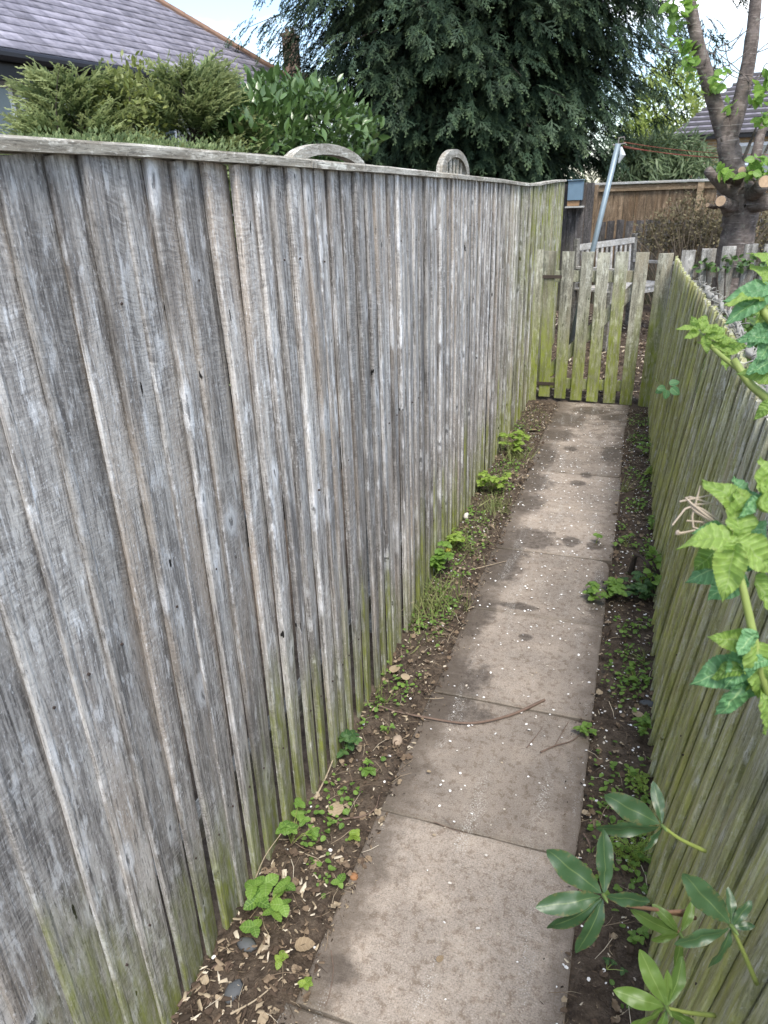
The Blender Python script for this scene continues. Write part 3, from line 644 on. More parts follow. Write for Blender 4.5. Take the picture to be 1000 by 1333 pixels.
a0 = atU(420, 187, -1.3); arch((-1.3, a0[1] + .05, a0[2] - .10), .42, .10, 0, 'low curved timber trellis top showing above the fence cap, in front of the laurel', 0, 0)
a1 = atU(589, 194, -1.3); arch((-1.3, a1[1] + .05, a1[2] - .16), .40, .16, 0, 'arched timber trellis with slim spindles showing above the fence cap, in front of the conifer', 5, 0)

# ------------------------------------------------------------------ trees and shrubs
M_BARK = N('cherry_bark'); k = M_BARK; P = k.pos(); ln_ = k.noise(k.vmul(P, (9, 9, 70)), 1, 4, .6); bg_ = k.noise(P, 9, 5, .65)
col = k.mix(k.ss(bg_, .3, .7), (.065, .052, .045), (.20, .165, .145)); col = k.mix(k.ss(ln_, .56, .7, 0, .7), col, (.33, .29, .26)); col = k.mix(k.ss(k.noise(P, 26, 4), .58, .75, 0, .6), col, (.26, .27, .22))
M_BARK = k.fin(col, .85, k.bump(k.math('ADD', ln_, bg_), .8, .012), .25)
M_BARKD = plain('dark_bark', (.05, .04, .032), .9, .4, 20, 0, .6)
M_CUT = plain('fresh_cut_wood', (.40, .28, .18), .85, .45, 45)

def conifer(name, label, base, H, prof, nb, mat, T, ssz, per, seed, face=None, group=None, droop=.25, core=True, rise=.15, tmpl2=False):
    """branches leave the trunk and carry flat drooping sprays"""
    r = np.random.default_rng(seed); base = np.array(base, float)
    t = empty(name, tuple(base)); tag(t, label, 'tree' if H > 4 else 'shrub', group)
    MB().tube([base + (0, 0, z) for z in np.linspace(-.1, H * .95, 8)], np.linspace(max(.03, H * .02), .01, 8), 10).build('trunk', M_BARKD, t, world=True)
    zs, rs = zip(*prof); L = []; D_ = []; U_ = []; SC = []; TI = []; bm = MB()
    for b in range(nb):
        z0 = r.uniform(zs[0], zs[-1]); 
        az = r.uniform(0, 2 * math.pi) if face is None or r.random() > .78 else face + r.normal(0, 1.2)
        Rr = float(np.interp(z0, zs, rs)) * r.uniform(.72, 1.10); o = np.array([math.cos(az), math.sin(az), 0]); s_ = np.array([-o[1], o[0], 0])
        start = base + (0, 0, max(.1, z0 - Rr * rise)); tb = r.beta(2, 2)
        bend = r.normal(0, .12)
        f_ = lambda q: start + o * Rr * q + s_ * bend * Rr * q * q + np.array((0, 0, 1)) * (Rr * rise * 1.4 * math.sin(q * 2.2) - droop * Rr * .5 * q ** 3)
        if b % 3 == 0: bm.tube([f_(q) for q in (0, .35, .7, .95)], [.022 * H ** .3, .016, .01, .004], 5, cap=False)
        for i in range(per):
            q = r.uniform(.35, 1.0) ** .7; wid = .24 * (1.15 - q) + .09; lat = r.normal(0, wid * .55) * min(Rr, 1.6)
            p = f_(q) + s_ * lat + np.array((0, 0, r.normal(0, .10) * min(1, Rr) - abs(lat) * .25))
            d = o * r.uniform(.5, 1.1) + s_ * (lat * 1.2 + r.normal(0, .35)) + np.array((0, 0, -droop - r.uniform(0, .6) * (1 if rise < .3 else -.6)))
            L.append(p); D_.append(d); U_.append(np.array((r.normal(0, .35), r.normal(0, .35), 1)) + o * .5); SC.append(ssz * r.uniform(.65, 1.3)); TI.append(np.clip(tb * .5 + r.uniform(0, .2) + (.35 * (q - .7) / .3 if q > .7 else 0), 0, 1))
        if core and H > 4:
            for i in range(9):
                q = r.uniform(.12, .6); p = f_(q) + s_ * r.normal(0, .35) + np.array((0, 0, r.normal(0, .25)))
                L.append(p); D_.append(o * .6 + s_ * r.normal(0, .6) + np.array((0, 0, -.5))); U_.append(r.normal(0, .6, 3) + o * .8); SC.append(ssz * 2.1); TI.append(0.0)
    if tmpl2:
        for l_ in range(6):
            b0 = base + np.array((r.normal(0, rs[1] * .45), r.normal(0, rs[1] * .45), H * r.uniform(.80, .92))); lh = r.uniform(.22, .42); cv = r.normal(0, .10, 2)
            g_ = lambda q: b0 + np.array((cv[0] * q * q, cv[1] * q * q, lh * q)); bm.tube([g_(q) for q in (0, .4, .8, 1)], [.006, .004, .003, .0015], 5, cap=False)
            for i in range(12):
                q = r.uniform(.1, 1); a_ = r.uniform(0, 6.28); L.append(g_(q)); D_.append(np.array((math.cos(a_), math.sin(a_), r.uniform(.2, 1.0)))); U_.append(r.normal(0, .3, 3) + (0, 0, 1)); SC.append(ssz * r.uniform(.35, .75) * (1.2 - .5 * q)); TI.append(r.uniform(.5, 1))
    if bm.v: bm.build('branches', M_BARKD, t, world=True)
    D_, U_, L, SC, TI = map(np.array, (D_, U_, L, SC, TI)); w_ = r.integers(0, len(T), len(L))
    for q in range(len(T)):
        m_ = w_ == q; link('foliage', inst_mesh('foliage', T[q], D_[m_], U_[m_], L[m_], SC[m_], TI[m_], mat), t, world=True)
    return t
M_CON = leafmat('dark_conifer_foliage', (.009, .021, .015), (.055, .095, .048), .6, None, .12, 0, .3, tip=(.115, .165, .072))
M_CON2 = leafmat('light_conifer_foliage', (.08, .12, .05), (.26, .33, .14), .6, None, .35, 0, .3, tip=(.40, .44, .20))
M_LAUR = leafmat('laurel_leaf', (.035, .075, .022), (.12, .20, .055), .28, None, .15, 0, .6)
M_SPOT = leafmat('yellow_green_leaf', (.10, .14, .035), (.28, .30, .09), .45, None, .3)
M_BAMB = leafmat('grey_green_narrow_leaf', (.08, .12, .06), (.22, .29, .15), .5, None, .25)
M_LIME = leafmat('lime_leaf', (.20, .27, .06), (.38, .44, .14), .5, None, .4)
M_CHER = leafmat('young_cherry_leaf', (.10, .20, .035), (.26, .42, .08), .45, (.3, .4, .15), .45, 6)
M_DRY = leafmat('dry_brown_shrub_leaf', (.06, .05, .028), (.22, .19, .10), .75, None, .15)

conifer('conifer_tree', 'huge dark evergreen conifer with drooping feathery sprays filling the top of the view', (-3.35, 15.0, 0), 10.5,
        [(.6, 2.3), (1.6, 2.5), (2.3, 2.9), (3.2, 3.6), (4.2, 3.9), (5.4, 4.1), (6.5, 3.4), (8, 2.4), (10, .7)], 790, M_CON, T_SPRAY, .33, 36, 3, face=R(-75), droop=.22)

def shrub(name, label, base, blobs, T, n, size, mat, stems=6, cat='shrub', group=None, updir=.3, seed=1, hollow=.5):
    """leaves spread through a few overlapping lumps, carried on real stems"""
    r = np.random.default_rng(seed); base = np.array(base, float); t = empty(name, tuple(base)); tag(t, label, cat, group)
    bm = MB(); vol = np.array([b[3] * b[4] * b[5] for b in blobs]); pr = vol ** .67 / (vol ** .67).sum(); w = r.choice(len(blobs), n, p=pr)
    Bc = np.array([b[:3] for b in blobs]); Br = np.array([b[3:6] for b in blobs]); v = r.normal(size=(n, 3)); v /= np.linalg.norm(v, axis=1)[:, None]
    rad = (hollow + (1 - hollow) * r.random(n)) ** .6 * r.uniform(.8, 1.12, n)
    clump = 1 + .22 * np.sin(v[:, 0] * 7 + w) * np.sin(v[:, 1] * 8 + w * 2) * np.sin(v[:, 2] * 7)
    Pn = Bc[w] + v * Br[w] * (rad * clump)[:, None]
    d = v * .7 + r.normal(0, .5, (n, 3)) + np.array((0, 0, updir)); up = r.normal(0, .5, (n, 3)) + v * .5 + np.array((0, 0, 1.0))
    ti = np.clip(r.beta(2, 2, n) * .6 + .4 * (clump - .78) / .44, 0, 1)
    keep = Pn[:, 2] > base[2] + .02
    link('crown', inst_mesh('crown', T, d[keep], up[keep], Pn[keep], size * r.uniform(.6, 1.25, keep.sum()), ti[keep], mat), t, world=True)
    for i in range(stems):
        b = blobs[i % len(blobs)]; e = np.array(b[:3]) + r.normal(0, .25, 3) * np.array(b[3:6]); s0 = base + np.array((r.normal(0, .08), r.normal(0, .08), -.03))
        m = (s0 + e) / 2 + r.normal(0, .05, 3); bm.tube(smooth_path([s0, m, e], 8), np.linspace(.016, .004, 8)[:len(smooth_path([s0, m, e], 8))], 6)
    bm.build('stem', M_BARKD, t, world=True); return t

def hb(px, py, d, rx, ry, rz): p = at(px, py, d); return (p[0], p[1], p[2], rx, ry, rz)
def base_of(b): return (b[0], b[1], -.02)
# feathery light green hedge on the left, behind the tall fence
def feathery(label, px, py_top, d, width, seed, n=60, lean=0):
    p = at(px, py_top, d); H = p[2] - .12; prof = [(.3, width * .8), (H * .5, width), (H * .82, width * .8), (H * .95, width * .45), (H, .06)]
    return conifer('conifer_shrub', label, (p[0], p[1], 0), H, prof, n, M_CON2, T_FEATHERS, .23, 34, seed, face=R(-60), rise=.55, droop=-.35, tmpl2=True)
feathery('feathery pale green conifer below the left end of the slate roof', 96, 92, 5.0, .50, 21, 95)
feathery('feathery pale green conifer with a thin leader, right of the yellowish shrub', 245, 78, 5.3, .42, 22, 90)
feathery('smaller feathery conifer between the leader conifer and the laurel', 292, 112, 5.6, .28, 23, 40)
feathery('feathery conifer with a bent wispy top below the gutter, left of the yellowish shrub', 122, 100, 5.3, .45, 24, 70)
b1 = hb(182, 122, 5.3, .26, .3, .24); b2 = hb(165, 150, 5.1, .3, .3, .3)
shrub('leafy_shrub', 'small-leaved shrub with yellowish new tips between the pale conifers', base_of(b1), [b1, b2, (b1[0], b1[1], 1.3, .35, .35, .8)], T_LAUREL, 3000, .052, M_SPOT, seed=31)
b1 = hb(385, 160, 6.2, .60, .5, .34); b2 = hb(335, 178, 5.8, .42, .5, .34); b3 = hb(435, 178, 6.6, .45, .4, .28); b4 = hb(352, 142, 6.4, .24, .3, .28)
shrub('laurel_bush', 'dense glossy dark green laurel against the fence, left of the big conifer', base_of(b1), [b1, b2, b3, b4, (b1[0], b1[1], 1.3, .8, .8, .8)], T_LAUREL, 6500, .10, M_LAUR, seed=32, updir=.6)
b1 = hb(75, 205, 4.4, .35, .4, .14); b2 = hb(130, 205, 4.4, .6, .4, .14); b3 = hb(220, 210, 4.6, .6, .4, .14)
shrub('hedge_shrub', 'low soft green hedge growth just above the left end of the fence cap', base_of(b2), [b1, b2, b3, (b2[0], b2[1], 1.1, .7, .6, .7)], T_SMALL, 11000, .034, M_CON2, seed=33, updir=.8)

# narrow-leaved shrub and lime tree behind the back fence
b1 = hb(865, 205, 13.4, .75, .6, .45); b2 = hb(825, 215, 13, .6, .5, .42); b3 = hb(905, 225, 13.2, .45, .5, .4)
shrub('bamboo_clump', 'grey-green narrow-leaved bamboo behind the white-topped fence, right of the clothes pole', base_of(b1), [b1, b2, b3, (b1[0], b1[1], 1.0, 1.0, .6, .9)], T_NARROW, 6500, .26, M_BAMB, seed=41, updir=-.5, stems=14)
b1 = hb(868, 150, 21, 1.1, 1, 1.4); b2 = hb(905, 195, 21, 1.0, 1, .7); b3 = hb(840, 190, 21, 1.0, 1, .8)
shrub('lime_green_tree', 'bright lime-green tree lit beyond the right edge of the big conifer', base_of(b1), [b1, b2, b3], T_SMALL, 7000, .17, M_LIME, cat='tree', seed=42, stems=8)
hv = lambda px, py, v, rx, ry, rz: (*atV(px, py, v), rx, ry, rz)
b1 = hv(862, 305, 9.75, .36, .28, .26); b2 = hv(900, 288, 9.75, .36, .28, .36); b3 = hv(930, 300, 9.6, .32, .28, .30); b4 = hv(985, 300, 9.6, .45, .28, .36)
def wiry(label, base, blobs, seed, nst=190, nl=4200):
    t = shrub('dry_shrub', label, base, blobs, T_SMALL, nl, .045, M_DRY, seed=seed, stems=4, hollow=.05)
    r = np.random.default_rng(seed + 1); mb = MB(); base = np.array(base)
    for i in range(nst):
        b = blobs[i % len(blobs)]; v = r.normal(size=3); v /= np.linalg.norm(v); v[2] = abs(v[2]) * .9 - .2; e = np.array(b[:3]) + v * np.array(b[3:6]) * 1.1
        s0 = base * .6 + np.array((b[0], b[1], base[2])) * .4 + r.normal(0, .12, 3) * (1, 1, .1); m = (s0 + e) / 2 + r.normal(0, .09, 3); mb.tube(smooth_path([s0, m, e], 6), .0035, 4, cap=False)
    mb.build('twigs', plain('dry_twig_%d' % seed, (.17, .135, .095), .85), t, world=True)
wiry('wiry brownish shrub with sparse dry leaves in front of the old grey picket fence', (.45, 9.9, .2), [b1, b2, b3, b4], 51)

# pruned cherry tree
ct = empty('cherry_tree', (.9, 8.0, .2)); tag(ct, 'pruned cherry tree with knobbly trunk, sawn stubs and two tall bare limbs', 'tree')
V8 = lambda px, py, v=8.0: atV(px, py, v)
trunkpts = [np.array([.86, 8.0, .1]), V8(955, 330), V8(962, 290), V8(960, 262), V8(956, 235), V8(950, 200), V8(945, 176)]
MB().tube(smooth_path(trunkpts, 30), np.interp(np.linspace(0, 1, len(smooth_path(trunkpts, 30))), [0, .3, .5, .62, .75, .9, 1], [.165, .14, .145, .15, .11, .09, .08]), 22, rough=.07).build('trunk', M_BARK, ct, world=True, smooth=True)
MB().tube(smooth_path([np.array([.98, 7.95, .1]), V8(968, 320), V8(975, 285), V8(985, 255)], 14), np.linspace(.10, .07, 14)[:len(smooth_path([0 * np.ones(3)] * 4, 14))], 12, rough=.05).build('trunk', M_BARK, ct, world=True, smooth=True)
limbs = [([(945, 182), (932, 140), (920, 100), (906, 45), (897, -5), (890, -60)], (.075, .045), 0), ([(948, 185), (962, 140), (973, 90), (980, 40), (984, 0), (990, -70)], (.075, .045), .05), ([(975, 235), (985, 200), (992, 170), (1012, 130), (1040, 60)], (.05, .035), .15),
         ([(965, 215), (975, 190), (985, 165)], (.02, .009), -.1), ([(984, 225), (1000, 190), (1020, 150)], (.014, .008), -.05)]
for pts, (r0, r1), dv in limbs:
    pp = smooth_path([V8(x_, y_, 8.0 + dv * i_) for i_, (x_, y_) in enumerate(pts)], 24); MB().tube(pp, np.linspace(r0, r1, len(pp)), 12, rough=.03).build('limb', M_BARK, ct, world=True, smooth=True)
stubs = [((962, 262), (922, 222), .040, -.35), ((960, 268), (938, 262), .048, -.5), ((958, 240), (966, 222), .035, -.45), ((975, 255), (996, 237), .058, -.5), ((965, 262), (1002, 262), .07, -.2), ((940, 266), (921, 267), .018, -.4), ((955, 225), (938, 230), .035, -.35)]
for (sx_, sy_), (ex, ey), r_, dv in stubs:
    a = V8(sx_, sy_); b = V8(ex, ey, 8.0 + dv); st_ = MB().tube(smooth_path([a, (a + b) / 2 + np.array((0, 0, -.02)), b], 7), np.linspace(r_ * 1.25, r_, 7)[:len(smooth_path([a, b, b], 7))], 12, rough=.04).build('stub', M_BARK, ct, world=True, smooth=True)
    dn = (b - a) / np.linalg.norm(b - a)
    if (ex, ey) not in ((922, 222), (1002, 262)): 
        c_ = MB().tube([b - dn * .002, b + dn * .004], [r_ * .93, r_ * .88], 14).build('cut_face', M_CUT, st_)
# knobbly burrs where limbs were cut
mb = MB()
for i in range(16):
    p = V8(958 + random.uniform(-16, 18), 255 + random.uniform(-22, 22), 7.88); r_ = random.uniform(.03, .06); mb.tube([p + (0, .08, 0), p + (0, .03, 0), p + (0, -.01, 0), p + (0, -.03, .0)], [r_, r_ * 1.2, r_, r_ * .4], 8, rough=.15)
mb.build('burrs', M_BARK, ct, world=True, smooth=True)
# leafy shoots
def shoots(parent, pts, n_leaf, size, mat, seed, hang=.3):
    r = np.random.default_rng(seed); L = []; D_ = []; U_ = []; mb = MB()
    for (p, q, nl) in pts:
        p = np.array(p); q = np.array(q); path_ = smooth_path([p, (p + q) / 2 + r.normal(0, .03, 3), q], 7); mb.tube(path_, np.linspace(.006, .0025, len(path_)), 5, cap=False)
        for i in range(nl):
            t = r.uniform(.2, 1); b = p + (q - p) * t + r.normal(0, .03, 3); L.append(b); d = (q - p) / np.linalg.norm(q - p) * .4 + r.normal(0, .6, 3) + (0, 0, -hang); D_.append(d); U_.append(r.normal(0, .4, 3) + (0, -.2, 1))
    mb.build('shoot', M_BARK, parent, world=True)
    for i in range(len(L)): pass
    me = inst_mesh('foliage', T_WEED, D_, U_, L, size * r.uniform(.7, 1.3, len(L)), r.random(len(L)), mat); link('foliage', me, parent, world=True)
shoots(ct, [(V8(905, 40), V8(868, 5, 7.7), 26), (V8(908, 70), V8(880, 40, 7.7), 16), (V8(915, 90), V8(892, 75, 7.6), 14), (V8(922, 120), V8(948, 92, 7.7), 12), (V8(984, 225), V8(985, 208, 7.5), 26), (V8(995, 240), V8(1012, 205, 7.5), 40), (V8(960, 225), V8(942, 222, 7.5), 16),
            (V8(975, 140), V8(1000, 115, 7.6), 14), (V8(950, 150), V8(955, 130, 7.6), 8), (V8(985, 160), V8(1000, 150, 7.6), 12), (V8(905, 20), V8(880, -20, 7.6), 20), (V8(970, 230), V8(985, 222, 7.4), 18), (V8(930, 130), V8(915, 95, 7.7), 8), (V8(990, 100), V8(1015, 90, 7.7), 20)], 0, .085, M_CHER, 61)
mb = MB()
for q in range(22):
    a = V8(random.choice([930, 975, 915, 980]), random.uniform(60, 160)); b = a + np.array([random.uniform(-.45, .45), random.uniform(-.2, .2), random.uniform(.0, .4)]); mb.tube(smooth_path([a, (a + b) / 2 + rng.normal(0, .04, 3), b], 7), .004, 4, cap=False)
mb.build('twigs', M_BARK, ct, world=True)['kind'] = 'stuff'

# undergrowth behind the low right fence
shrub('leafy_undergrowth', 'rough green undergrowth behind the low right fence, below the pale pickets', (.9, 4.6, 0), [(.95, 4.9, .6, .5, .9, .42), (.85, 3.9, .55, .42, .8, .40), (1.0, 3.1, .5, .5, .7, .45), (.75, 5.6, .5, .35, .5, .45)], T_WEED, 5200, .06, leafmat('undergrowth_leaf', (.04, .085, .02), (.15, .25, .06), .5, None, .3), seed=71, stems=14)
shrub('climbing_ivy', 'small dark green climber leaves hanging on the pale pickets', (.75, 6.36, 0), [(.62, 6.35, 1.13, .16, .04, .05), (.9, 6.35, 1.14, .2, .04, .06), (.45, 6.37, 1.12, .06, .03, .04)], T_WEED, 110, .045, M_LAUR, seed=72, stems=4)

# ------------------------------------------------------------------ house on the left
M_SLATE = N('purple_grey_slate'); k = M_SLATE; P = k.pos(); n_ = k.noise(P, 7, 5, .6); n2_ = k.noise(k.vmul(P, (3, 3, 30)), 1, 4); col = k.mix(k.ss(n_, .3, .7), (.16, .152, .185), (.30, .285, .335)); col = k.mix(k.ss(n2_, .5, .7, 0, .5), col, (.40, .375, .42))
a = k.n.new('ShaderNodeAttribute'); a.attribute_name = 'leaf'; col = k.scale(col, k.math('ADD', k.math('MULTIPLY', k.sep(a.outputs['Vector'])[2], .5), .75)); M_SLATE = k.fin(col, .55, k.bump(n_, .3, .004), .4)
M_WHITE = plain('white_frame', (.78, .79, .8), .35, .05, 9); M_BLACKP = plain('black_plastic_gutter', (.018, .018, .022), .4, .2, 9)
M_REND = plain('grey_render_wall', (.34, .34, .33), .9, .15, 25); M_RIDGE = plain('orange_clay_ridge', (.24, .15, .105), .9, .45, 8)
M_BRICK = N('brick_wall'); k = M_BRICK; bt = k.n.new('ShaderNodeTexBrick'); k.l.new(k.vmul(k.comb(k.sep(k.pos())[0], k.sep(k.pos())[2], 0.0), (1, 1, 1)), bt.inputs[0]); bt.inputs['Color1'].default_value = (.34, .23, .12, 1); bt.inputs['Color2'].default_value = (.42, .30, .16, 1); bt.inputs['Mortar'].default_value = (.4, .36, .3, 1)
bt.inputs['Scale'].default_value = 1; bt.inputs['Brick Width'].default_value = .23; bt.inputs['Row Height'].default_value = .075; bt.inputs['Mortar Size'].default_value = .008; M_BRICK = k.fin(bt.outputs[0], .9)
k = N('dark_window_glass'); k.fin((.10, .12, .13), .06, None, .9); M_GLASS = k.m

hs = empty('slate_house', (-8.5, 9.5, 0)); tag(hs, 'house with a purple-grey slate roof, black gutter and orange hip tiles beyond the left hedge', 'house')
E0 = np.array([-7.2, 7.56, 3.39]); D = np.array([.17746553, .98412702, 0]); Nn = np.array([-.98412702, .17746553, 0]); pit = R(36)
U = Nn * math.cos(pit) + np.array((0, 0, math.sin(pit))); NR = np.cross(D, U); 
if NR[2] < 0: NR = -NR
RP = lambda s_, r_, o=0.0: E0 + D * s_ + U * r_ + NR * o
sC = 6.53; RL_ = 5.2; hipk = (6.53 - 4.64) / 2.52 if False else .755          # hip: s = sC - hipk * r
s0 = -7.0
V = [RP(s0, 0), RP(sC, 0), RP(sC - hipk * RL_, RL_), RP(s0 + hipk * RL_, RL_)]
Bk = V[2] + Nn * .01
far = [RP(sC, 0) + Nn * (2 * RL_ * math.cos(pit)), RP(s0, 0) + Nn * (2 * RL_ * math.cos(pit))]
V = [v - NR * .03 for v in V] + far
MB().add(V, [(0, 1, 2, 3), (1, 4, 2), (4, 5, 3, 2), (5, 0, 3), (0, 5, 4, 1)]).build('roof', M_SLATE, hs, world=True)
sv = []; sn = []; r_ = -.03; row = 0; ss_t = (np.array([(0, -.5, .0), (0, .5, .0), (1, .5, .0), (1, -.5, .0), (0, -.5, -.035), (0, .5, -.035)]), [(0, 1, 2, 3), (4, 5, 1, 0)], np.zeros((6, 2)))
while r_ < RL_:
    s_ = s0 + hipk * max(0, r_) + (.15 if row % 2 else 0)
    while s_ < sC - hipk * max(0, r_) - .02:
        sv.append(RP(s_ + .15, r_, .012 + random.uniform(-.001, .002))); s_ += .30
    r_ += .20; row += 1
sv = np.array(sv)
V_ = np.array([(0, -.147, .012), (0, .147, .012), (.27, .147, -.004), (.27, -.147, -.004), (0, -.147, .003), (0, .147, .003)])
T_SL = (V_, [(0, 1, 2, 3), (4, 5, 1, 0)], np.zeros((6, 2)))
tag(link('slates', inst_mesh('slates', T_SL, np.tile(U, (len(sv), 1)), np.tile(NR, (len(sv), 1)), sv, 1.0, rng.random(len(sv)), M_SLATE), hs, world=True), kind='stuff')
r_ = 0
while r_ < RL_:
    a = RP(sC - hipk * r_, r_, .03); b = RP(sC - hipk * (r_ + .36), r_ + .36, .035); MB().tube([a, b], [.06, .05], 8).build('hip_tile', M_RIDGE, hs, world=True); r_ += .35
MB().box((-.06, s0 + 7.0, -.06), (.06, 0, 0)) if False else None
MB().tube([RP(s0 - .1, -.1, -.03), RP(sC + .1, -.1, -.03)], .065, 10).build('gutter', M_BLACKP, hs, world=True)
a = RP(s0, 0, -.03) + np.array((0, 0, -.20)) ; b = RP(sC, 0, -.03) + np.array((0, 0, -.20)); MB().beam(a + Nn * .03, b + Nn * .03, .03, .20).build('fascia', M_BLACKP, hs, world=True)
def hbox(s0_, s1_, n0, n1, z0, z1, nm, mat, par=hs, bev=0):
    c = E0 * (1, 1, 0) + D * (s0_ + s1_) / 2 + Nn * (n0 + n1) / 2 + np.array((0, 0, (z0 + z1) / 2)); M = np.stack([D, Nn, (0, 0, 1)], 1); h = np.array([s1_ - s0_, n1 - n0, z1 - z0]) / 2
    return MB().box(c - h, c + h, 0, bev, rot=M).build(nm, mat, par, world=True)
hbox(s0 + .3, sC - .35, .38, .6, -.1, 3.2, 'wall', M_REND); hbox(sC - .55, sC - .36, .62, 8.0, -.1, 3.2, 'wall', M_REND)
for (a, b) in ((-1.6, .28), (1.0, 3.0)):
    w_ = hbox(a, b, .34, .378, 1.9, 3.1, 'window', M_WHITE); hbox(a + .07, b - .07, .325, .337, 1.97, 3.03, 'pane', M_GLASS, w_)
    hbox(a + .9, a + .96, .318, .334, 1.97, 3.03, 'mullion', M_WHITE, w_)
MB().tube([E0 + D * .35 + Nn * .28 + (0, 0, -.25), E0 * (1, 1, 0) + D * .35 + Nn * .28], .04, 10).build('downpipe', M_WHITE, hs, world=True)
# neighbour's chimney seen between the hip and the conifer
c = at(380, 78, 26); M_CHB = plain('sooty_brick', (.16, .105, .075), .9, .3, 12); ch = empty('brick_chimney', (c[0], c[1], 0)); tag(ch, 'brown brick chimney peeping between the slate roof and the conifer', 'chimney')
MB().box((c[0] - .2, c[1] - .3, 0), (c[0] + .2, c[1] + .3, c[2] + .7)).build('stack', M_CHB, ch, world=True)
MB().box((c[0] - .24, c[1] - .34, c[2] + .7), (c[0] + .24, c[1] + .34, c[2] + .8)).build('crown_course', M_CHB, ch, world=True)
for q in (-.13, .13): MB().tube([(c[0] + q * .8, c[1], c[2] + .8), (c[0] + q * .8, c[1], c[2] + .98)], [.08, .07], 12).build('chimney_pot', M_RIDGE, ch, world=True)
c2_ = at(371, 96, 26); MB().box((c2_[0] - 1.3, c[1] - .2, c2_[2] - 1.2), (c2_[0] + .9, c[1] + 3, c2_[2]), 0).build('parapet', M_CHB, ch, world=True)

# far house on the right
fh = empty('brick_house', (2.5, 24, 0)); tag(fh, 'far yellow-brick house with a dark tiled gable roof behind the cherry limbs', 'house')
ap = atV(985, 98, 24); el = atV(872, 178, 24)
zr, ze, xa, xl = ap[2], el[2], ap[0], el[0]; dx_ = xa - xl
MB().box((xl + .4, 24.0, -.1), (xa + dx_ * 3, 30, ze + .02)).build('wall', M_BRICK, fh, world=True)
MB().add([(xl, 23.7, ze), (xa + dx_ * 3, 23.7, ze), (xa + dx_ * 2.2, 26.5, zr + .35), (xa, 26.5, zr + .35), (xl, 30, ze), (xa + dx_ * 3, 30, ze)], [(0, 1, 2, 3), (4, 0, 3), (5, 4, 3, 2), (1, 5, 2)]).build('roof', M_SLATE, fh, world=True)
vv = np.array([xa - xl, 2.8, zr + .35 - ze]); Ur = np.array([0, 2.8, zr + .35 - ze]); Ur /= np.linalg.norm(Ur); sv = []; q = 0
sl_len = math.hypot(2.8, zr + .35 - ze); lab = []
mbt = MB()
while q < sl_len:
    f_ = q / sl_len; x0_ = xl + (xa - xl) * f_; x1_ = xa + dx_ * (3 - .8 * f_); y_ = 23.7 + 2.8 * f_; z_ = ze + (zr + .35 - ze) * f_
    mbt.box((x0_, y_ - .05, z_ - .01), (x1_, y_ + .12, z_ + .055)); q += .26
mt = mbt.build('tile_courses', plain('dark_roof_tile', (.10, .095, .10), .7, .3, 5), fh, world=True)
MB().box((xl + .3, 23.75, ze - .12), (xa + dx_ * 3, 23.82, ze - .005)).build('gutter', M_BLACKP, fh, world=True)
w_ = MB().box((xa - .4, 23.93, 1.7), (xa + .9, 23.997, ze - .25)).build('window', M_WHITE, fh, world=True); MB().box((xa - .33, 23.90, 1.78), (xa + .83, 23.925, ze - .33)).build('pane', M_GLASS, w_)
# car glimpsed under the far house
c = atV(932, 214, 17.5); cr2 = empty('parked_car', (c[0], c[1], 0)); tag(cr2, 'pale blue car glimpsed between the bamboo and the cherry trunk', 'car')
zc_ = c[2]; M_CARP = plain('pale_car_paint', (.42, .50, .62), .25, .05, 3, 0, 0, .6)
V = []; pr = [(-2.1, .3), (-2.1, .85), (-1.3, 1.0), (-.75, 1.42), (.6, 1.45), (1.3, 1.0), (2.0, .9), (2.1, .3)]
for yy in (-.8, .8):
    V += [(c[0] + px_ + .6, c[1] + yy * (1 if pz < 1.2 else .82), pz + zc_ - 1.45) for px_, pz in pr]
MB().add(V, [tuple(range(8)), tuple(range(15, 7, -1))] + [(i, i + 8, (i + 1) % 8 + 8, (i + 1) % 8) for i in range(8)]).build('body', M_CARP, cr2, world=True)
for yy in (-.80,):
    MB().add([(c[0] - .55, c[1] + yy, zc_ - .42), (c[0] + 1.65, c[1] + yy, zc_ - .42), (c[0] + 1.15, c[1] + yy * .86, zc_ - .05), (c[0] + .0, c[1] + yy * .86, zc_ - .05)], [(0, 1, 2, 3)]).build('window', M_GLASS, cr2, world=True)
for xx in (-.75, 1.9):
    MB().tube([(c[0] + xx, c[1] - .82, zc_ - 1.15), (c[0] + xx, c[1] - .6, zc_ - 1.15)], .32, 16).build('wheel', M_BLACKP, cr2, world=True)

# ------------------------------------------------------------------ foreground bramble shoots
def bw(t): return max(.006, .34 * math.sin(math.pi * t ** .75) ** .8)
def crumple(T, seed, a):
    V, F, U = T; V = V.copy()
    for i, p in enumerate(V): V[i, 2] += a * mnoise.noise((p[0] * 3.2 + seed * 7, p[1] * 5, seed)) + a * .4 * mnoise.noise((p[0] * 9, p[1] * 9 + seed, 2)); V[i, 1] += a * .35 * mnoise.noise((p[0] * 3, seed * 3.1, 5))
    return V, F, U
T_BRAMS = [crumple(grid_leaf(34, 10, lambda t, w_=w_: bw(t) * w_, f_, c_, .030, 8, .035), q_, .16) for q_, (w_, f_, c_) in enumerate([(1, .3, .2), (.85, .5, .4), (1.05, .2, .5), (.8, .6, .1), (.95, .45, .6)])]
T_BRAM = T_BRAMS[0]
T_RHOD = grid_leaf(16, 6, lambda t: max(.006, .168 * math.sin(math.pi * t ** 1.18) ** .64 + .006 * math.sin(t * 17)), .12, .14)
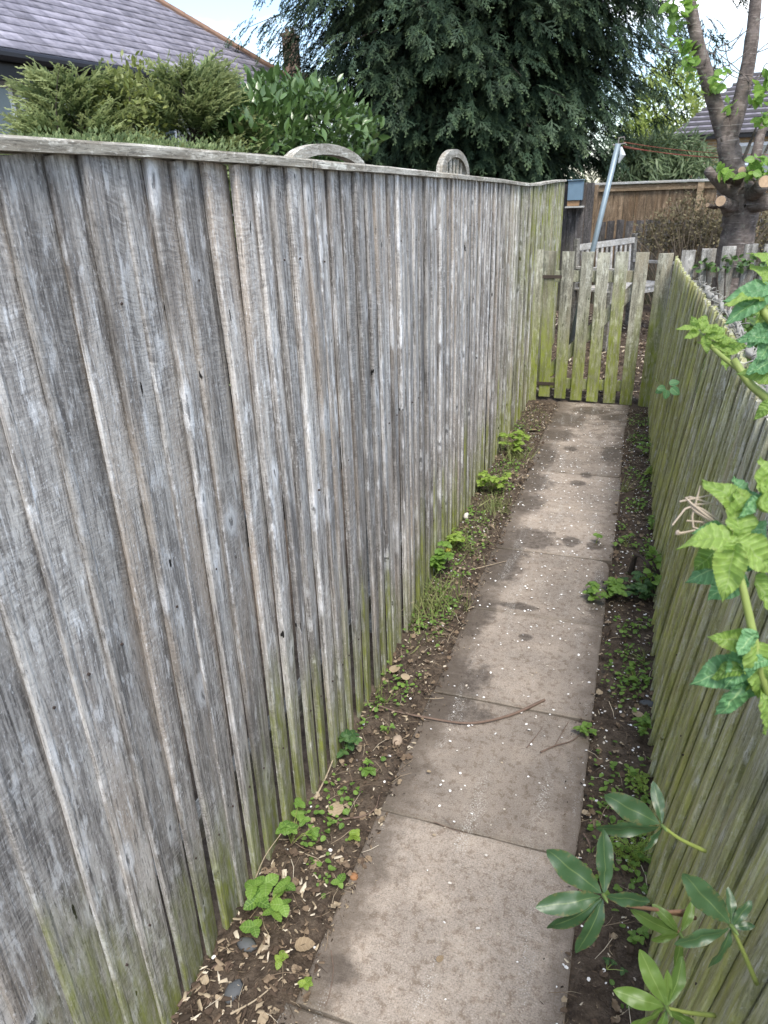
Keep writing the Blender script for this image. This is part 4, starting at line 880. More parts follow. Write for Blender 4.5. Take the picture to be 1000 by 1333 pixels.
T_RHODS = [crumple(grid_leaf(16, 6, lambda t, w_=w_: max(.006, w_ * math.sin(math.pi * t ** e_) ** .66), f_, c_), 20 + q_, .07) for q_, (w_, e_, f_, c_) in enumerate([(.168, 1.18, .12, .14), (.15, 1.3, .25, .22), (.185, 1.1, .05, .05), (.16, 1.25, .3, .3)])]
M_BRAM = leafmat('bramble_leaf', (.11, .21, .04), (.27, .39, .09), .5, (.30, .40, .14), .45, 8, blem=.2)
M_BRAMD = leafmat('bramble_leaf_blue', (.07, .18, .07), (.16, .32, .14), .45, (.3, .45, .2), .35, 8)
M_RHOD = leafmat('rhododendron_leaf', (.022, .055, .022), (.050, .100, .040), .40, (.11, .16, .06), .12, 0, .5, blem=.3)
M_RHODY = leafmat('rhododendron_leaf_young', (.06, .12, .025), (.13, .21, .045), .42, (.2, .28, .09), .25, 0, .45)
M_STEM = plain('green_stem', (.22, .27, .07), .55, .25, 30); M_STEMR = plain('reddish_stem', (.22, .13, .08), .7, .25, 30); M_DEAD = plain('dead_stem', (.33, .27, .21), .9, .3, 60)
def V3(*a): return np.array(a, float)
cr_right = CR[:, 0]; cr_up = CR[:, 1]; cr_back = CR[:, 2]
def leafdir(dx, dy, dz=0.0): return cr_right * dx + cr_up * dy + cr_back * dz
# shoot A: large leaves around (940,730)
bA = empty('bramble_shoot', tuple(at(1010, 880, .66))); tag(bA, 'large blurred bramble shoot with bright pleated leaves close at the right edge', 'bramble')
stemA = [at(1060, 1010, .70), at(1000, 900, .66), at(975, 800, .65), at(965, 755, .65), at(955, 715, .66)]
MB().tube(smooth_path(stemA, 16), np.linspace(.0048, .003, len(smooth_path(stemA, 16))), 8).build('stem', M_STEM, bA, world=True, smooth=True)
up0 = cr_back * 1.0 + cr_up * .5
for (px, py, d, dx, dy, dz, sz, ti, mt_) in [
    (958, 705, .64, -1.0, .25, .1, .055, .9, M_BRAM), (958, 712, .63, -.35, -1, .2, .062, .8, M_BRAM), (962, 705, .64, .7, -.5, .1, .06, .95, M_BRAM), (960, 700, .65, .1, 1, .0, .055, .7, M_BRAM),
    (990, 660, .66, .6, .6, 0, .06, 1.0, M_BRAM), (992, 655, .64, .9, -.1, .2, .055, .9, M_BRAM), (1002, 650, .66, -.1, 1, 0, .05, .9, M_BRAM), (985, 735, .67, .9, .3, 0, .055, .6, M_BRAM),
    (958, 735, .68, -1, -.25, -.2, .055, .4, M_BRAMD), (965, 745, .68, -.6, -.6, -.1, .05, .5, M_BRAMD), (985, 750, .68, .4, -.9, .1, .055, .5, M_BRAM),
    (978, 835, .66, -1, .1, .1, .05, .6, M_BRAM), (985, 840, .65, .2, -1, .2, .062, .8, M_BRAM), (980, 845, .66, -.7, -.9, .1, .055, .35, M_BRAMD), (968, 870, .67, -1, -.2, .05, .055, .35, M_BRAMD),
    (972, 880, .67, -.35, -1, .1, .055, .3, M_BRAMD), (990, 900, .66, .5, -.8, .1, .055, .5, M_BRAM), (1000, 870, .65, .9, .1, .1, .06, .6, M_BRAM), (962, 665, .66, -.6, .75, 0, .05, .7, M_BRAM)]:
    leaf_at('leaf', random.choice(T_BRAMS), at(px, py, d), leafdir(dx, dy, dz), up0 + rng.normal(0, .3, 3), sz * .84, ti, mt_, bA)
for i in range(16):
    pc = random.choice([(960, 700, 22), (985, 655, 18), (975, 745, 22), (982, 850, 26), (990, 900, 20)]); a_ = random.uniform(0, 6.28)
    leaf_at('leaf', random.choice(T_BRAMS), at(pc[0] + random.uniform(-1, 1) * pc[2], pc[1] + random.uniform(-1, 1) * pc[2], random.uniform(.64, .69)), leafdir(math.cos(a_), math.sin(a_), random.uniform(-.3, .3)), up0 + rng.normal(0, .6, 3), random.uniform(.022, .042), random.random(), random.choice([M_BRAM, M_BRAM, M_BRAMD]), bA)
mb = MB()
for i in range(9):
    a = at(955 + random.uniform(-8, 8), 690 + random.uniform(-10, 10), .67); m = at(915 + random.uniform(-30, 50), 665 + random.uniform(-35, 30), .68); b = at(890 + random.uniform(-15, 80), 690 + random.uniform(-70, 10), .68); mb.tube(smooth_path([a, m, b], 9), np.linspace(.0018, .0007, 9)[:len(smooth_path([a, m, b], 9))], 5)
mb.tube(smooth_path([at(880, 692, .68), at(886, 694, .68), at(905, 690, .68)], 6), [.0012, .0035, .0015, .001, .001][:len(smooth_path([at(880, 692, .68), at(886, 694, .68), at(905, 690, .68)], 6))], 6)
mb.build('dead_tendril', M_DEAD, bA, world=True)
# shoot B: thin arching cane with small leaves, upper right
bB = empty('bramble_shoot', tuple(at(1000, 500, .95))); tag(bB, 'thin arching bramble shoot with small lime leaves over the top of the low fence', 'bramble')
sB = [at(1040, 520, .9), at(1000, 492, .92), at(975, 487, .95), at(950, 472, .98), at(925, 450, 1.0), at(908, 430, 1.02)]
MB().tube(smooth_path(sB, 20), np.linspace(.006, .0025, len(smooth_path(sB, 20))), 8).build('stem', M_STEM, bB, world=True, smooth=True)
for (px, py, dx, dy, dz, sz, ti) in [(908, 430, -.9, .5, 0, .026, 1), (908, 432, -.8, -.4, .2, .024, .9), (912, 428, .3, .9, 0, .024, .9), (915, 432, .8, .3, .1, .03, .9), (920, 436, .9, -.05, .2, .034, .8), (918, 438, .1, -1, .1, .026, .8), (905, 428, -.2, .9, .1, .02, .9),
        (938, 455, .9, .5, .1, .036, .7), (940, 458, .3, -.9, .1, .028, .8), (936, 455, -.6, .6, 0, .028, .8), (942, 452, 1, .0, .2, .034, .8), (940, 452, .4, 1, 0, .024, .9), (925, 440, .7, .6, .1, .03, .9)]:
    leaf_at('leaf', random.choice(T_BRAMS), at(px, py, 1.0), leafdir(dx, dy, dz), up0 + rng.normal(0, .45, 3), sz, ti, M_BRAM, bB)
s2 = [at(1040, 560, .9), at(1000, 520, .93), at(975, 498, .95), at(955, 468, .96)]
MB().tube(smooth_path(s2, 14), np.linspace(.007, .005, len(smooth_path(s2, 14))), 8).build('cut_cane', M_STEM, bB, world=True, smooth=True)
# shoot C: leaves at the right edge, higher
bC = empty('bramble_shoot', tuple(at(1010, 440, .85))); tag(bC, 'bramble shoot with blue-green and lime leaves at the right edge above the low fence', 'bramble')
sC_ = [at(1060, 480, .85), at(1015, 430, .85), at(990, 400, .86), at(985, 380, .87)]
MB().tube(smooth_path(sC_, 14), np.linspace(.006, .004, len(smooth_path(sC_, 14))), 8).build('stem', M_STEM, bC, world=True, smooth=True)
for (px, py, dx, dy, dz, sz, ti, mt_) in [(1000, 378, -.9, .0, .1, .045, .7, M_BRAMD), (1002, 370, -.4, .8, 0, .035, .8, M_BRAM), (998, 385, -.8, -.3, .2, .05, .5, M_BRAMD), (995, 392, -1, .25, .1, .045, 1, M_BRAM), (990, 395, .3, -1, .1, .04, .9, M_BRAM), (1005, 345, -.5, .6, .1, .03, .8, M_BRAM),
        (1005, 425, -.8, -.6, .1, .04, .4, M_BRAMD), (1008, 440, -.6, -.8, .1, .04, .5, M_BRAMD), (1003, 472, -.9, -.35, .2, .035, .2, M_BRAMD), (1000, 440, -1, .1, .1, .035, .4, M_BRAMD), (1010, 490, -.7, .2, 0, .04, .4, M_BRAM), (1005, 520, -.5, -.7, 0, .03, .5, M_BRAM)]:
    leaf_at('leaf', random.choice(T_BRAMS), at(px, py, .86), leafdir(dx, dy, dz), up0 + rng.normal(0, .4, 3), sz, ti, mt_, bC)
# dead lichen-covered vine along the fence top
dv = empty('dead_vine', (.36, 3.2, 1.17)); tag(dv, 'grey lichen-crusted dead vine lying along the top of the low right fence', 'vine')
M_LICH = plain('lichen_crust', (.27, .26, .23), .95, .45, 90, 0, .9)
tp = [atV(999, 545, 2.0) if False else V3(RB(y_) + RL(y_) + .012 + random.uniform(-.008, .012), y_, RT(y_) + .012 + random.uniform(-.01, .012)) for y_ in np.linspace(1.5, 4.6, 34)]
mb = MB(); mb.tube(smooth_path(tp, 66), np.random.default_rng(5).uniform(.006, .016, len(smooth_path(tp, 66))), 8, rough=.25); mb.build('stem', M_LICH, dv, world=True, smooth=True)
mb = MB()
for i in range(150):
    y_ = random.uniform(1.5, 4.8); p = V3(RB(y_) + RL(y_) + .01, y_, RT(y_) + .01); q = p + V3(random.uniform(-.05, .05), random.uniform(-.12, .12), random.uniform(-.03, .045)); mb.tube(smooth_path([p, (p + q) / 2 + rng.normal(0, .012, 3), q], 6), .0022, 4, cap=False)
mb.build('twigs', M_LICH, dv, world=True)['kind'] = 'stuff'
# young climber leaves on the corner of the low fence
cl = empty('climber_sprig', tuple(atU(862, 503, .2))); tag(cl, 'dark blue-green sprig poking through the low fence near the gate', 'sprig')
for i, (px, py, dx, dy) in enumerate([(866, 505, -1, -.1), (872, 500, .9, .3), (868, 508, -.2, -1), (862, 506, -.8, -.5), (874, 505, .6, -.6)]):
    leaf_at('leaf', T_WEED, atU(px, py, .185), leafdir(dx, dy, .2), cr_back + rng.normal(0, .3, 3), .05, .2, M_BRAMD, cl)
MB().tube(smooth_path([atU(850, 485, .19), atU(856, 497, .18), atU(866, 505, .185)], 8), .003, 5).build('stem', M_STEM, cl, world=True)

# ------------------------------------------------------------------ rhododendron sprigs coming through the low fence
def sprig(label, centre, d, stem, leaves, mat, stemm=M_STEM, bud=True):
    c = at(*centre, d); t = empty('rhododendron_sprig', tuple(c)); tag(t, label, 'rhododendron')
    sp_ = [c] + [at(*s_[:2], s_[2]) for s_ in stem]; pth = smooth_path(sp_, 12)
    MB().tube(pth, np.linspace(.0022, .0034, len(pth)), 7).build('stem', stemm, t, world=True, smooth=True)
    if bud: MB().tube([c - cr_back * .006, c, c + cr_back * .012, c + cr_back * .018], [.002, .0032, .0022, .0006], 7).build('bud', M_RHODY, t, world=True, smooth=True)
    for L_ in leaves:
        px, py, dz, ti = L_[:4]; m_ = L_[4] if len(L_) > 4 else mat
        e = at(px, py, d) ; v = e - c; ln = np.linalg.norm(v) ; v = v + cr_back * ln * dz
        leaf_at('leaf', random.choice(T_RHODS), c + v * .05, v, cr_back * 1.0 + rng.normal(0, .22, 3), ln * math.hypot(1, dz), ti, m_, t)
    return t
sprig('dark glossy rhododendron rosette of six leaves hanging over the path', (786, 1166), .98, [(815, 1178, 1.02), (860, 1185, 1.06), (905, 1195, 1.1)],
      [(716, 1108, .05, .6), (793, 1090, -.1, .4), (702, 1176, .15, .8), (757, 1238, .2, .3), (724, 1218, .1, .2), (842, 1172, .1, .4)], M_RHOD, M_STEMR)
sprig('rhododendron sprig on a yellow-green stem with four leaves above the larger rosette', (862, 1075), 1.02, [(885, 1092, 1.03), (918, 1108, 1.05)],
      [(790, 1034, .1, .7), (858, 1026, -.2, .5), (783, 1082, .15, .6), (838, 1100, .5, .2)], M_RHOD)
sprig('rhododendron sprig with grey-green leaves against the boards at the right edge', (952, 1206), .86, [(968, 1240, .88), (985, 1280, .9)],
      [(890, 1138, .1, .9), (884, 1228, .15, .7), (978, 1175, 0, .5), (930, 1255, .3, .4), (982, 1205, 0, .2), (958, 1165, -.2, .5)], M_RHOD)
sprig('bright green rhododendron growth at the bottom of the right fence', (868, 1312), .95, [(895, 1318, .96), (930, 1322, .98)],
      [(838, 1245, .0, .8), (804, 1288, .1, .7), (874, 1270, -.1, .9), (900, 1262, -.2, .3), (810, 1335, .2, .6), (855, 1350, .2, .5), (905, 1340, 0, .3)], M_RHODY)
sprig('short rhododendron shoot with yellowing leaves between the rosette and the fence foot', (885, 1215), 1.05, [(865, 1190, 1.06), (900, 1186, 1.08)],
      [(828, 1195, .1, .6), (850, 1220, .3, .8), (905, 1180, 0, 1.0), (880, 1255, .2, .4), (858, 1180, .1, .7)], M_RHODY, M_STEMR)

# ------------------------------------------------------------------ weeds
M_W1 = leafmat('weed_leaf', (.08, .17, .03), (.22, .36, .07), .5, (.3, .42, .14), .35, 5)
M_W2 = leafmat('dark_weed_leaf', (.03, .085, .03), (.09, .17, .05), .5, (.2, .28, .1), .25, 5)
M_W3 = leafmat('lime_weed_leaf', (.16, .26, .04), (.34, .46, .09), .5, (.4, .5, .2), .4, 5)
M_GR = leafmat('grass_blade', (.10, .15, .04), (.34, .36, .15), .6, None, .3)
def weed(kind, label, px, py, r0, n, size, mat, h=.05, name=None, group=None, x=None):
    p = atZ(px, py, .005) if x is None else V3(*x); t = empty(name or {'rosette': 'leafy_weed', 'clover': 'clover_clump', 'grass': 'grass_tuft', 'fern': 'feathery_weed'}[kind], tuple(p))
    tag(t, label, {'grass': 'grass', 'clover': 'clover'}.get(kind, 'weed'), group); r = np.random.default_rng(int(px * 7 + py)); mb = MB()
    if kind in ('rosette', 'clover'):
        for i in range(n):
            a = r.uniform(0, 6.28); q = r.uniform(.2, 1) * r0; e = p + V3(math.cos(a) * q, math.sin(a) * q * 1.1, h * r.uniform(.5, 1.3)); 
            if e[0] < FU(e[1]) + .035: e[0] = FU(e[1]) + .035 + random.uniform(0, .03)
            if e[0] > RB(e[1]) - .03 : e[0] = RB(e[1]) - .03 - random.uniform(0, .03)
            mb.tube(smooth_path([p, (p + e) / 2 + V3(0, 0, h * .2), e], 5), .0011, 4, cap=False); b0 = r.uniform(0, 6.28)
            for k3 in range(3 if kind == 'clover' or i % 2 == 0 else 5):
                b = b0 + k3 * (2.09 if kind == 'clover' or i % 2 == 0 else 1.256); d = V3(math.cos(b), math.sin(b), r.uniform(-.2, .25)); s_ = size * r.uniform(.7, 1.2)
                leaf_at('leaf', T_WEED, e, d, V3(0, 0, 1) + r.normal(0, .25, 3), s_, r.random(), mat, t) if size > .018 else W_ACC.append((e, d, V3(0, 0, 1) + r.normal(0, .25, 3), s_, r.random()))
        mb.build('stem', M_STEM, t, world=True)
        if W_ACC:
            A_ = list(zip(*W_ACC)); link('foliage', inst_mesh('foliage', T_WEED, A_[1], A_[2], A_[0], A_[3], A_[4], mat), t, world=True); W_ACC.clear()
    elif kind == 'grass':
        L = p + r.normal(0, r0 * .5, (n, 3)) * (1, 1.5, .0); d = r.normal(0, .55, (n, 3)) + (0, 0, .9); up = r.normal(0, 1, (n, 3)) + (0, 0, .2)
        L[:, 0] = np.clip(L[:, 0], FU(L[:, 1]) + .03, .17)
        link('blades', inst_mesh('blades', T_BLADE, d, up, L, size * r.uniform(.5, 1.3, n), r.random(n), mat), t, world=True)
    else:
        for i in range(n):
            a = r.uniform(0, 6.28); d = V3(math.cos(a), math.sin(a), r.uniform(.3, 1.2)); W_ACC.append((p + V3(r.normal(0, r0 * .3), r.normal(0, r0 * .3), .01), d, V3(0, 0, 1) + r.normal(0, .3, 3), size * r.uniform(.6, 1.2), r.random()))
        A_ = list(zip(*W_ACC)); link('fronds', inst_mesh('fronds', T_FEATHER, A_[1], A_[2], A_[0], A_[3], A_[4], mat), t, world=True); W_ACC.clear()
    return t
W_ACC = []
weed('clover', 'big bright three-leaved weed at the foot of the tall fence, nearest the camera', 345, 1190, .075, 9, .036, M_W1, .07)
weed('clover', 'two small seedling leaves beside the near left edge of the slab', 398, 1282, .012, 2, .018, M_W3, .01)
weed('clover', 'lime seedling on the wood chips below the big three-leaved weed', 366, 1252, .012, 2, .02, M_W3, .015)
weed('rosette', 'mixed green weed with upright stems against the fence, above the big three-leaved weed', 380, 1100, .07, 9, .024, M_W1, .08)
weed('clover', 'small bright seedling beside the curved brown twig', 466, 1088, .022, 3, .022, M_W3, .02)
weed('clover', 'single lobed leaf lying beside the slab above the near left corner', 440, 1155, .012, 1, .026, M_W1, .02)
weed('rosette', 'dark green bushy weed at the fence foot where the boards gape', 455, 978, .045, 8, .026, M_W2, .06)
weed('rosette', 'small green weed behind the dark bushy weed', 478, 1005, .03, 4, .022, M_W1, .03)
weed('grass', 'yellow-green starry tuft in the debris by the thin stick end', 492, 912, .035, 26, .07, M_GR, name='weed_tuft')
weed('clover', 'tiny weed between the starry tuft and the damp slab', 505, 955, .03, 4, .014, M_W1, .03)
weed('grass', 'long straggly grass tuft sprawling from the fence halfway along', 562, 790, .13, 200, .10, M_GR)
weed('rosette', 'leafy weed growing up through the long straggly grass', 566, 748, .11, 24, .032, M_W1, .12)
weed('grass', 'low pale grass between the straggly tuft and the middle clumps', 600, 708, .10, 120, .07, M_GR)
weed('clover', 'bright low weed with a yellow flower-like leaf beside the middle of the fence', 590, 715, .08, 18, .028, M_W3, .07)
weed('rosette', 'rounded green clump on the left, one clump before the furthest', 640, 640, .11, 30, .032, M_W3, .09)
weed('grass', 'light grassy fringe in front of the rounded green clump', 643, 662, .10, 140, .08, M_GR)
weed('rosette', 'furthest green clump on the left, nearest the gate', 668, 590, .11, 28, .036, M_W3, .11)
weed('grass', 'wispy blades around the furthest left clump', 672, 596, .09, 80, .10, M_GR)
weed('rosette', 'spreading light green weed leaning over the right edge of the slabs', 795, 778, .10, 20, .032, M_W1, .05)
weed('rosette', 'dense dark weed at the right fence foot beside the spreading light one', 838, 778, .09, 34, .028, M_W2, .07)
weed('rosette', 'green weed on the right edge below the stick tip', 760, 950, .045, 8, .020, M_W1, .03)
weed('clover', 'clover leaves on the right verge just below the dense dark weed', 825, 888, .06, 14, .018, M_W1, .04)
weed('clover', 'clover patch at the right fence foot level with the small twig', 840, 955, .05, 16, .017, M_W1, .04)
weed('clover', 'tiny-leaved creeping patch on the right verge above the rhododendron', 835, 1022, .05, 46, .009, M_W3, .02)
weed('fern', 'pale feathery ferny weed behind the rhododendron rosette', 822, 1112, .05, 26, .07, M_W3)
weed('clover', 'small weed under the rhododendron rosette', 826, 1225, .03, 4, .018, M_W1, .02)
weed('clover', 'small green weed near the far end of the right verge', 838, 592, .06, 8, .03, M_W1, .06)
weed('clover', 'yellow-green weed at the right fence foot two slabs from the gate', 848, 622, .05, 8, .026, M_W3, .06)
weed('grass', 'pale upright blades at the slab edge two slabs from the gate', 812, 640, .02, 14, .10, M_GR)
weed('clover', 'two-leaved seedling standing on the slab near the right edge', 776, 708, .02, 3, .026, M_W1, .05)
weed('rosette', 'thin weed on the soil beside the seedling', 815, 712, .06, 6, .022, M_W1, .04)
weed('clover', 'weed cluster at the right fence foot beside the thin weed', 850, 690, .06, 10, .02, M_W1, .05)
weed('clover', 'sparse leaves on the bare soil at the bottom right of the slabs', 790, 1262, .06, 3, .012, M_W2, .01)
weed('grass', 'short blades at the right fence foot behind the creeping patch', 850, 860, .04, 40, .05, M_GR)
shrub('young_climber', 'thin young climber against the right fence above the dense dark weed', (.19, 3.0, 0), [(.19, 3.05, .12, .03, .14, .09)], T_WEED, 60, .035, M_W1, seed=91, stems=5)

# ------------------------------------------------------------------ twigs, stones, leaves, petals, litter
M_TWIG = plain('twig_bark', (.16, .11, .085), .8, .4, 60); M_TWIGP = plain('pale_twig', (.38, .31, .22), .8, .3, 60); M_STONE = plain('buff_stone', (.36, .28, .21), .85, .3, 30); M_SLST = plain('dark_slate_stone', (.09, .095, .10), .8, .3, 30)
def twig(label, pts, r0, mat=M_TWIG, z=.008, sides=()):
    P_ = [atZ(a, b, zz) for a, b, zz in [(q[0], q[1], q[2] if len(q) > 2 else z) for q in pts]]; pp = smooth_path(P_, 24)
    mb = MB(); mb.tube(pp, np.linspace(r0, r0 * .45, len(pp)), 7, rough=.08)
    for (a, b, c_, d_) in sides: mb.tube(smooth_path([atZ(a, b, z), atZ(c_, d_, z + .012)], 5), r0 * .4, 5)
    t = mb.build('twig', mat); return tag(t, label, 'twig')
twig('long curved stick lying across two slabs from the left verge', [(709, 911), (680, 925), (650, 935), (618, 941), (590, 940), (550, 933), (515, 926), (492, 918, .03)], .0055, M_TWIG, .009)
twig('short forked twig at the right edge of the slabs', [(704, 979), (722, 971), (748, 962), (770, 938)], .003, M_TWIG, .006, [(722, 971, 740, 940)])
twig('thin wispy twig on the slab beside the forked one', [(686, 973), (698, 958), (708, 944)], .0015)
twig('curved brown twig in the debris beside the seedling', [(445, 1066), (470, 1063), (488, 1053), (494, 1035)], .003)
twig('pale dead stem standing against the fence foot', [(513, 842), (515, 810, .05), (519, 790, .10)], .003, M_TWIGP)
twig('arched pale stem beside the upright dead stem', [(512, 838), (517, 805, .07), (530, 788, .10), (540, 783, .10)], .002, M_TWIGP)
twig('long pale stalk bending over the big three-leaved weed', [(330, 1150), (345, 1115, .08), (366, 1085, .13)], .0018, M_TWIGP)
twig('straw-coloured stalk lying up from the debris toward the dark bushy weed', [(410, 1040), (425, 1010, .02), (442, 968, .04)], .003, M_TWIGP)
twig('brown stick along the fence foot at the lower left', [(232, 1310), (255, 1280), (290, 1248)], .004, M_TWIG)
twig('pale stick crossing the wood chips at the lower left', [(300, 1320), (335, 1300), (372, 1268)], .0025, M_TWIGP)
twig('straw stalk lying on the slab joint near the middle left', [(612, 742), (640, 735), (660, 730)], .0022, M_TWIGP)
twig('small dark twig on the soil right of the near slab', [(760, 1085), (768, 1100), (766, 1112)], .0025)
twig('thin straight twig on the nearest slab', [(431, 1237), (434, 1262), (430, 1290), (424, 1310)], .0012)
twig('tiny crossed twigs on the slab left of centre', [(566, 1070), (590, 1080), (612, 1085)], .0013, M_TWIG, .005, [(575, 1062, 600, 1085)])
def stone(label, px, py, rx, ry, rz, mat, cat='stone'):
    p = atZ(px, py, .0); mb = MB(); n, m = 9, 6; V = []; ph = random.uniform(0, 9)
    for i in range(1, m):
        for j in range(n):
            a = math.pi * i / m; b = 2 * math.pi * j / n; w = 1 + .25 * mnoise.noise((ph + math.cos(b), math.sin(b), i * .5)); V.append((p[0] + rx * math.sin(a) * math.cos(b) * w, p[1] + ry * math.sin(a) * math.sin(b) * w, p[2] + rz * .5 + rz * math.cos(a) * w))
    F = [((i) * n + j, (i + 1) * n + j, (i + 1) * n + (j + 1) % n, i * n + (j + 1) % n) for i in range(m - 2) for j in range(n)] + [tuple(range(n)), tuple((m - 2) * n + j for j in range(n))[::-1]]
    return tag(mb.add(V, F).build('stone', mat, smooth=True), label, cat)
stone('buff rounded stone on the soil beside the slab, left of the damp patch', 517, 967, .018, .026, .016, M_STONE)
stone('reddish-brown stone beside the slab near the small lobed leaf', 461, 1143, .012, .012, .010, plain('rust_stone', (.30, .15, .07), .8))
stone('dark slate stone under the big three-leaved weed', 322, 1232, .026, .018, .012, M_SLST)
stone('grey flat stone in the wood chips at the lower left', 304, 1292, .020, .028, .012, M_SLST)
stone('pale chalky stone against the fence beside the starry tuft', 347, 1150, .012, .014, .012, M_STONE)
stone('grey slate piece at the right fence foot near the clover patch', 843, 917, .03, .02, .008, M_SLST)
stone('white plaster lump in the verge on the left below the rounded clump', 607, 674, .016, .03, .02, plain('white_lump', (.6, .56, .5), .8))
stone('buff stone half hidden behind the dark bushy weed', 455, 965, .016, .014, .014, M_STONE)
M_FALL = leafmat('fallen_leaf', (.24, .17, .10), (.42, .33, .22), .8, None, .1, 5)
def fallen(label, px, py, s_, a, ti=.5):
    t = inst_mesh('fallen_leaf', T_WEED, [V3(math.cos(a), math.sin(a), .1)], [V3(random.uniform(-.2, .2), .1, 1)], [atZ(px, py, .018)], s_, ti, M_FALL); return tag(link('fallen_leaf', t), label, 'leaf')
fallen('tan fallen leaf in the left verge above the curved brown twig', 436, 1062, .06, 1.8, .8); fallen('buff papery leaf below the upright dead stem', 512, 875, .055, 1.6, .7); fallen('pale triangular leaf scrap beside the papery leaf', 528, 885, .045, 1.9, 1.0)
fallen('curled brown leaf in the debris below the big three-leaved weed', 385, 1232, .05, .5, .3); fallen('crumpled grey-brown leaf on the nearest slab', 570, 1252, .022, 1.2, .2); fallen('small orange leaf scrap on the slab below the long stick', 556, 1004, .014, .2, .7)
fallen('pale leaf on the right verge beside the grey slate piece', 835, 935, .05, 2.2, .9); fallen('brown leaf at the left edge of the furthest slab', 690, 560, .07, .4, .2); fallen('rust-coloured leaf by the rhododendron rosette on the slab edge', 722, 1205, .018, 1.0, .1)
stone('small yellow blossom in the weeds halfway along the left verge', 584, 718, .018, .018, .014, plain('yellow_petal', (.55, .5, .08), .7), 'flower')['label'] = 'small yellow flower head in the weeds halfway along the left verge'

# white petals
def scat(n, xr, yr, f):
    L = []
    while len(L) < n:
        x = rng.uniform(*xr); y = rng.uniform(*yr)
        if rng.random() < f(x, y): L.append((x, y))
    return np.array(L)
def ground_z(x, y):
    onp = (x > -.57) & (x < .0) & (y < 6.2); return np.where(onp, .004, zg(x, y) + .012 + .006)
T_PET = (np.array([(-.5, 0, 0.05), (-.2, .36, .12), (.35, .30, .08), (.5, 0, .0), (.3, -.32, .1), (-.2, -.34, .12)]), [(0, 1, 2, 3), (0, 3, 4, 5)], np.zeros((6, 2)))
PT = scat(1550, (-.82, .19), (.7, 6.15), lambda x, y: (.11 + .89 * min(1, max(0, (y - 1.3) / 3.2)) ** 1.0) * (1 if x > -.45 else .45) * (1.0 if y < 5.2 else .6))
PT2 = scat(260, (.0, .2), (.7, 6.1), lambda x, y: .8); PT3 = scat(700, (-.9, 1.6), (6.45, 9), lambda x, y: .9); PT = np.concatenate([PT, PT2, PT3]); n = len(PT)
ang = rng.uniform(0, 6.28, n); d = np.stack([np.cos(ang), np.sin(ang), rng.normal(0, .15, n)], 1); up = rng.normal(0, .22, (n, 3)) + (0, 0, 1)
zz = ground_z(PT[:, 0], PT[:, 1]) + .0015
M_PET = litmat('white_petal', [(0, (.34, .27, .19)), (.18, (.60, .54, .46)), (.35, (.78, .76, .73)), (1, (.88, .87, .86))])
tag(link('fallen_petals', inst_mesh('fallen_petals', T_PET, d, up, np.column_stack([PT, zz]), rng.uniform(.0035, .0125, n), rng.random(n), M_PET)), 'white blossom petals scattered over the slabs and soil', 'petals', kind='stuff')
# litter: straw, chips, crumbs
M_LIT = litmat('leaf_litter_bits', [(0, (.035, .026, .019)), (.3, (.10, .07, .05)), (.55, (.21, .155, .105)), (.8, (.38, .31, .215)), (1, (.60, .53, .42))])
def chip(seed):
    r = np.random.default_rng(seed); n = 7; a = np.sort(r.uniform(0, 6.28, n)); rr = r.uniform(.6, 1.15, n); asp = r.uniform(.10, .55)
    B = np.stack([np.cos(a) * .5 * rr, np.sin(a) * .5 * rr * asp, r.uniform(-.02, .05, n)], 1); Tt = B * (.85, .8, 1) + (0, 0, .06) + r.normal(0, .015, (n, 3))
    return np.vstack([B, Tt]), [tuple(range(n, 2 * n))] + [(i, (i + 1) % n, n + (i + 1) % n, n + i) for i in range(n)], np.zeros((2 * n, 2))
T_CHIPS = [chip(k_) for k_ in range(6)]; T_CHIP = T_CHIPS
T_STRAW = (np.array([(-.5, -.012, 0), (0, .05, .05), (.5, -.008, 0), (.5, .008, 0), (0, .075, .05), (-.5, .012, 0)]), [(0, 1, 4, 5), (1, 2, 3, 4)], np.zeros((6, 2)))
def litter(name, label, T, xy, smin, smax, bias=1.0, zoff=.0, tilt=.25):
    n = len(xy); ang = rng.uniform(0, 6.28, n); d = np.stack([np.cos(ang), np.sin(ang), rng.normal(0, tilt, n)], 1)
    z = ground_z(xy[:, 0], xy[:, 1]) + rng.uniform(0, .007, n) + zoff
    tag(link(name, inst_mesh(name, T, d, rng.normal(0, .3, (n, 3)) + (0, 0, 1), np.column_stack([xy, z]), rng.uniform(smin, smax, n), rng.random(n) ** bias, M_LIT)), label, 'litter', kind='stuff')
fL = lambda x, y: 1.0 if x > FU(y) + .02 else 0
left = scat(7400, (-.84, -.55), (.55, 6.1), lambda x, y: fL(x, y) * (1 if y < 3.6 else .6)); right = scat(3000, (.0, .2), (.6, 6.1), lambda x, y: 1)
edge_ = np.concatenate([scat(700, (-.6, -.46), (.6, 6.1), lambda x, y: max(0, 1 - (x + .6) / .14) ** 2), scat(350, (-.06, .02), (.6, 6.1), lambda x, y: .8), scat(260, (-.56, .0), (4.6, 6.2), lambda x, y: .8)])
litter('wood_chip_litter', 'brown and cream wood chips and crumbs along both verges of the path', T_CHIP, np.concatenate([left[:5200], right[:2300]]), .005, .020, 1.9)
litter('straw_litter', 'thin straw and stalk litter along both verges of the path', T_STRAW, np.concatenate([left[6300:], right[2450:]]), .018, .075, 1.6, .003, .35)
litter('soil_crumbs', 'dark crumbs and bits spilled on the edges of the slabs', T_CHIP, edge_, .003, .012, 2.2)
litter('mulch_chips', 'dark bark mulch with pale chips beyond the gate', T_CHIP, scat(7000, (-1.2, 1.8), (6.3, 9.6), lambda x, y: 1), .02, .06, 1.8, .0, .4)
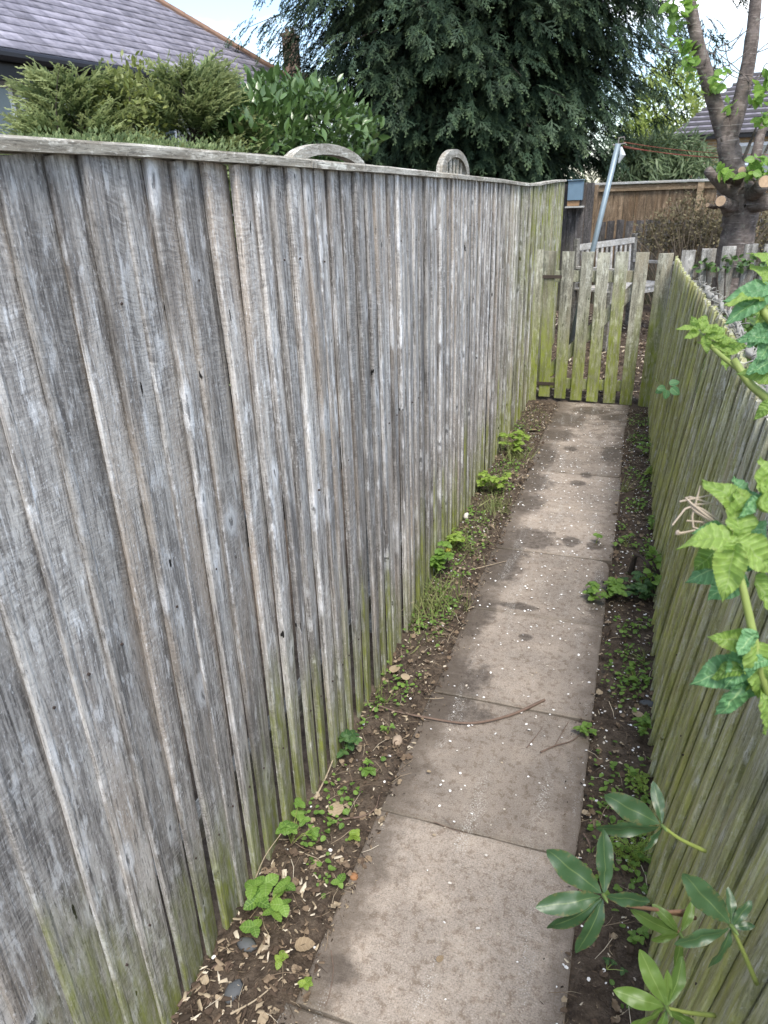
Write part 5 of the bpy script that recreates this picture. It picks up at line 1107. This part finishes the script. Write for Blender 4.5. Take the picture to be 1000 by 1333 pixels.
litter('coarse_chips', 'large pale shredded wood chips at the foot of the tall fence, lower left', T_CHIP, scat(240, (-.83, -.62), (.7, 1.3), fL), .010, .038, 1.5, .006, .3)
DL = np.concatenate([left[np.random.default_rng(3).integers(0, len(left), 620)], right[np.random.default_rng(4).integers(0, len(right), 300)]]) + np.random.default_rng(5).normal(0, .004, (920, 2)); n = len(DL); ang = rng.uniform(0, 6.28, n)
tag(link('dead_leaf_litter', inst_mesh('dead_leaf_litter', [crumple(T_WEED, 40 + q_, .3) for q_ in range(4)], np.stack([np.cos(ang), np.sin(ang), rng.normal(0, .3, n)], 1), rng.normal(0, .45, (n, 3)) + (0, 0, 1), np.column_stack([DL, ground_z(DL[:, 0], DL[:, 1]) + .006]), rng.uniform(.009, .028, n), .15 + .62 * rng.random(n), M_LIT)), 'small crumpled dead leaves lying in the soil verges', 'litter', kind='stuff')
EX = scat(900, (-.83, -.58), (2.3, 5.9), lambda x, y: fL(x, y) * (1 if x < -.68 else .35))
n = len(EX); d = rng.normal(0, .6, (n, 3)) + (0, 0, .7)
tag(link('fine_grass', inst_mesh('fine_grass', T_BLADE, d, rng.normal(0, 1, (n, 3)), np.column_stack([EX, np.full(n, -.002)]), rng.uniform(.02, .07, n), rng.random(n), M_GR)), 'fine short grass and stalks along the left verge', 'grass', kind='stuff')
EX = np.concatenate([scat(950, (.02, .19), (1.1, 6.0), lambda x, y: (.3 + .7 * x / .19) * (1 if mnoise.noise((x * 5, y * 4.5, 3)) > .12 else .05)), scat(900, (-.82, -.62), (1.0, 5.8), lambda x, y: fL(x, y) * (1 if mnoise.noise((x * 5, y * 4, 9)) > .10 else .06))]); n = len(EX); d = rng.normal(0, 1, (n, 3)) * (1, 1, .3) + (0, 0, .15)
tag(link('tiny_seedlings', inst_mesh('tiny_seedlings', T_WEED, d, rng.normal(0, .3, (n, 3)) + (0, 0, 1), np.column_stack([EX, rng.uniform(.004, .035, n)]), rng.uniform(.007, .021, n), rng.random(n), M_W1)), 'tiny green seedlings scattered over the soil verges', 'seedlings', kind='stuff')
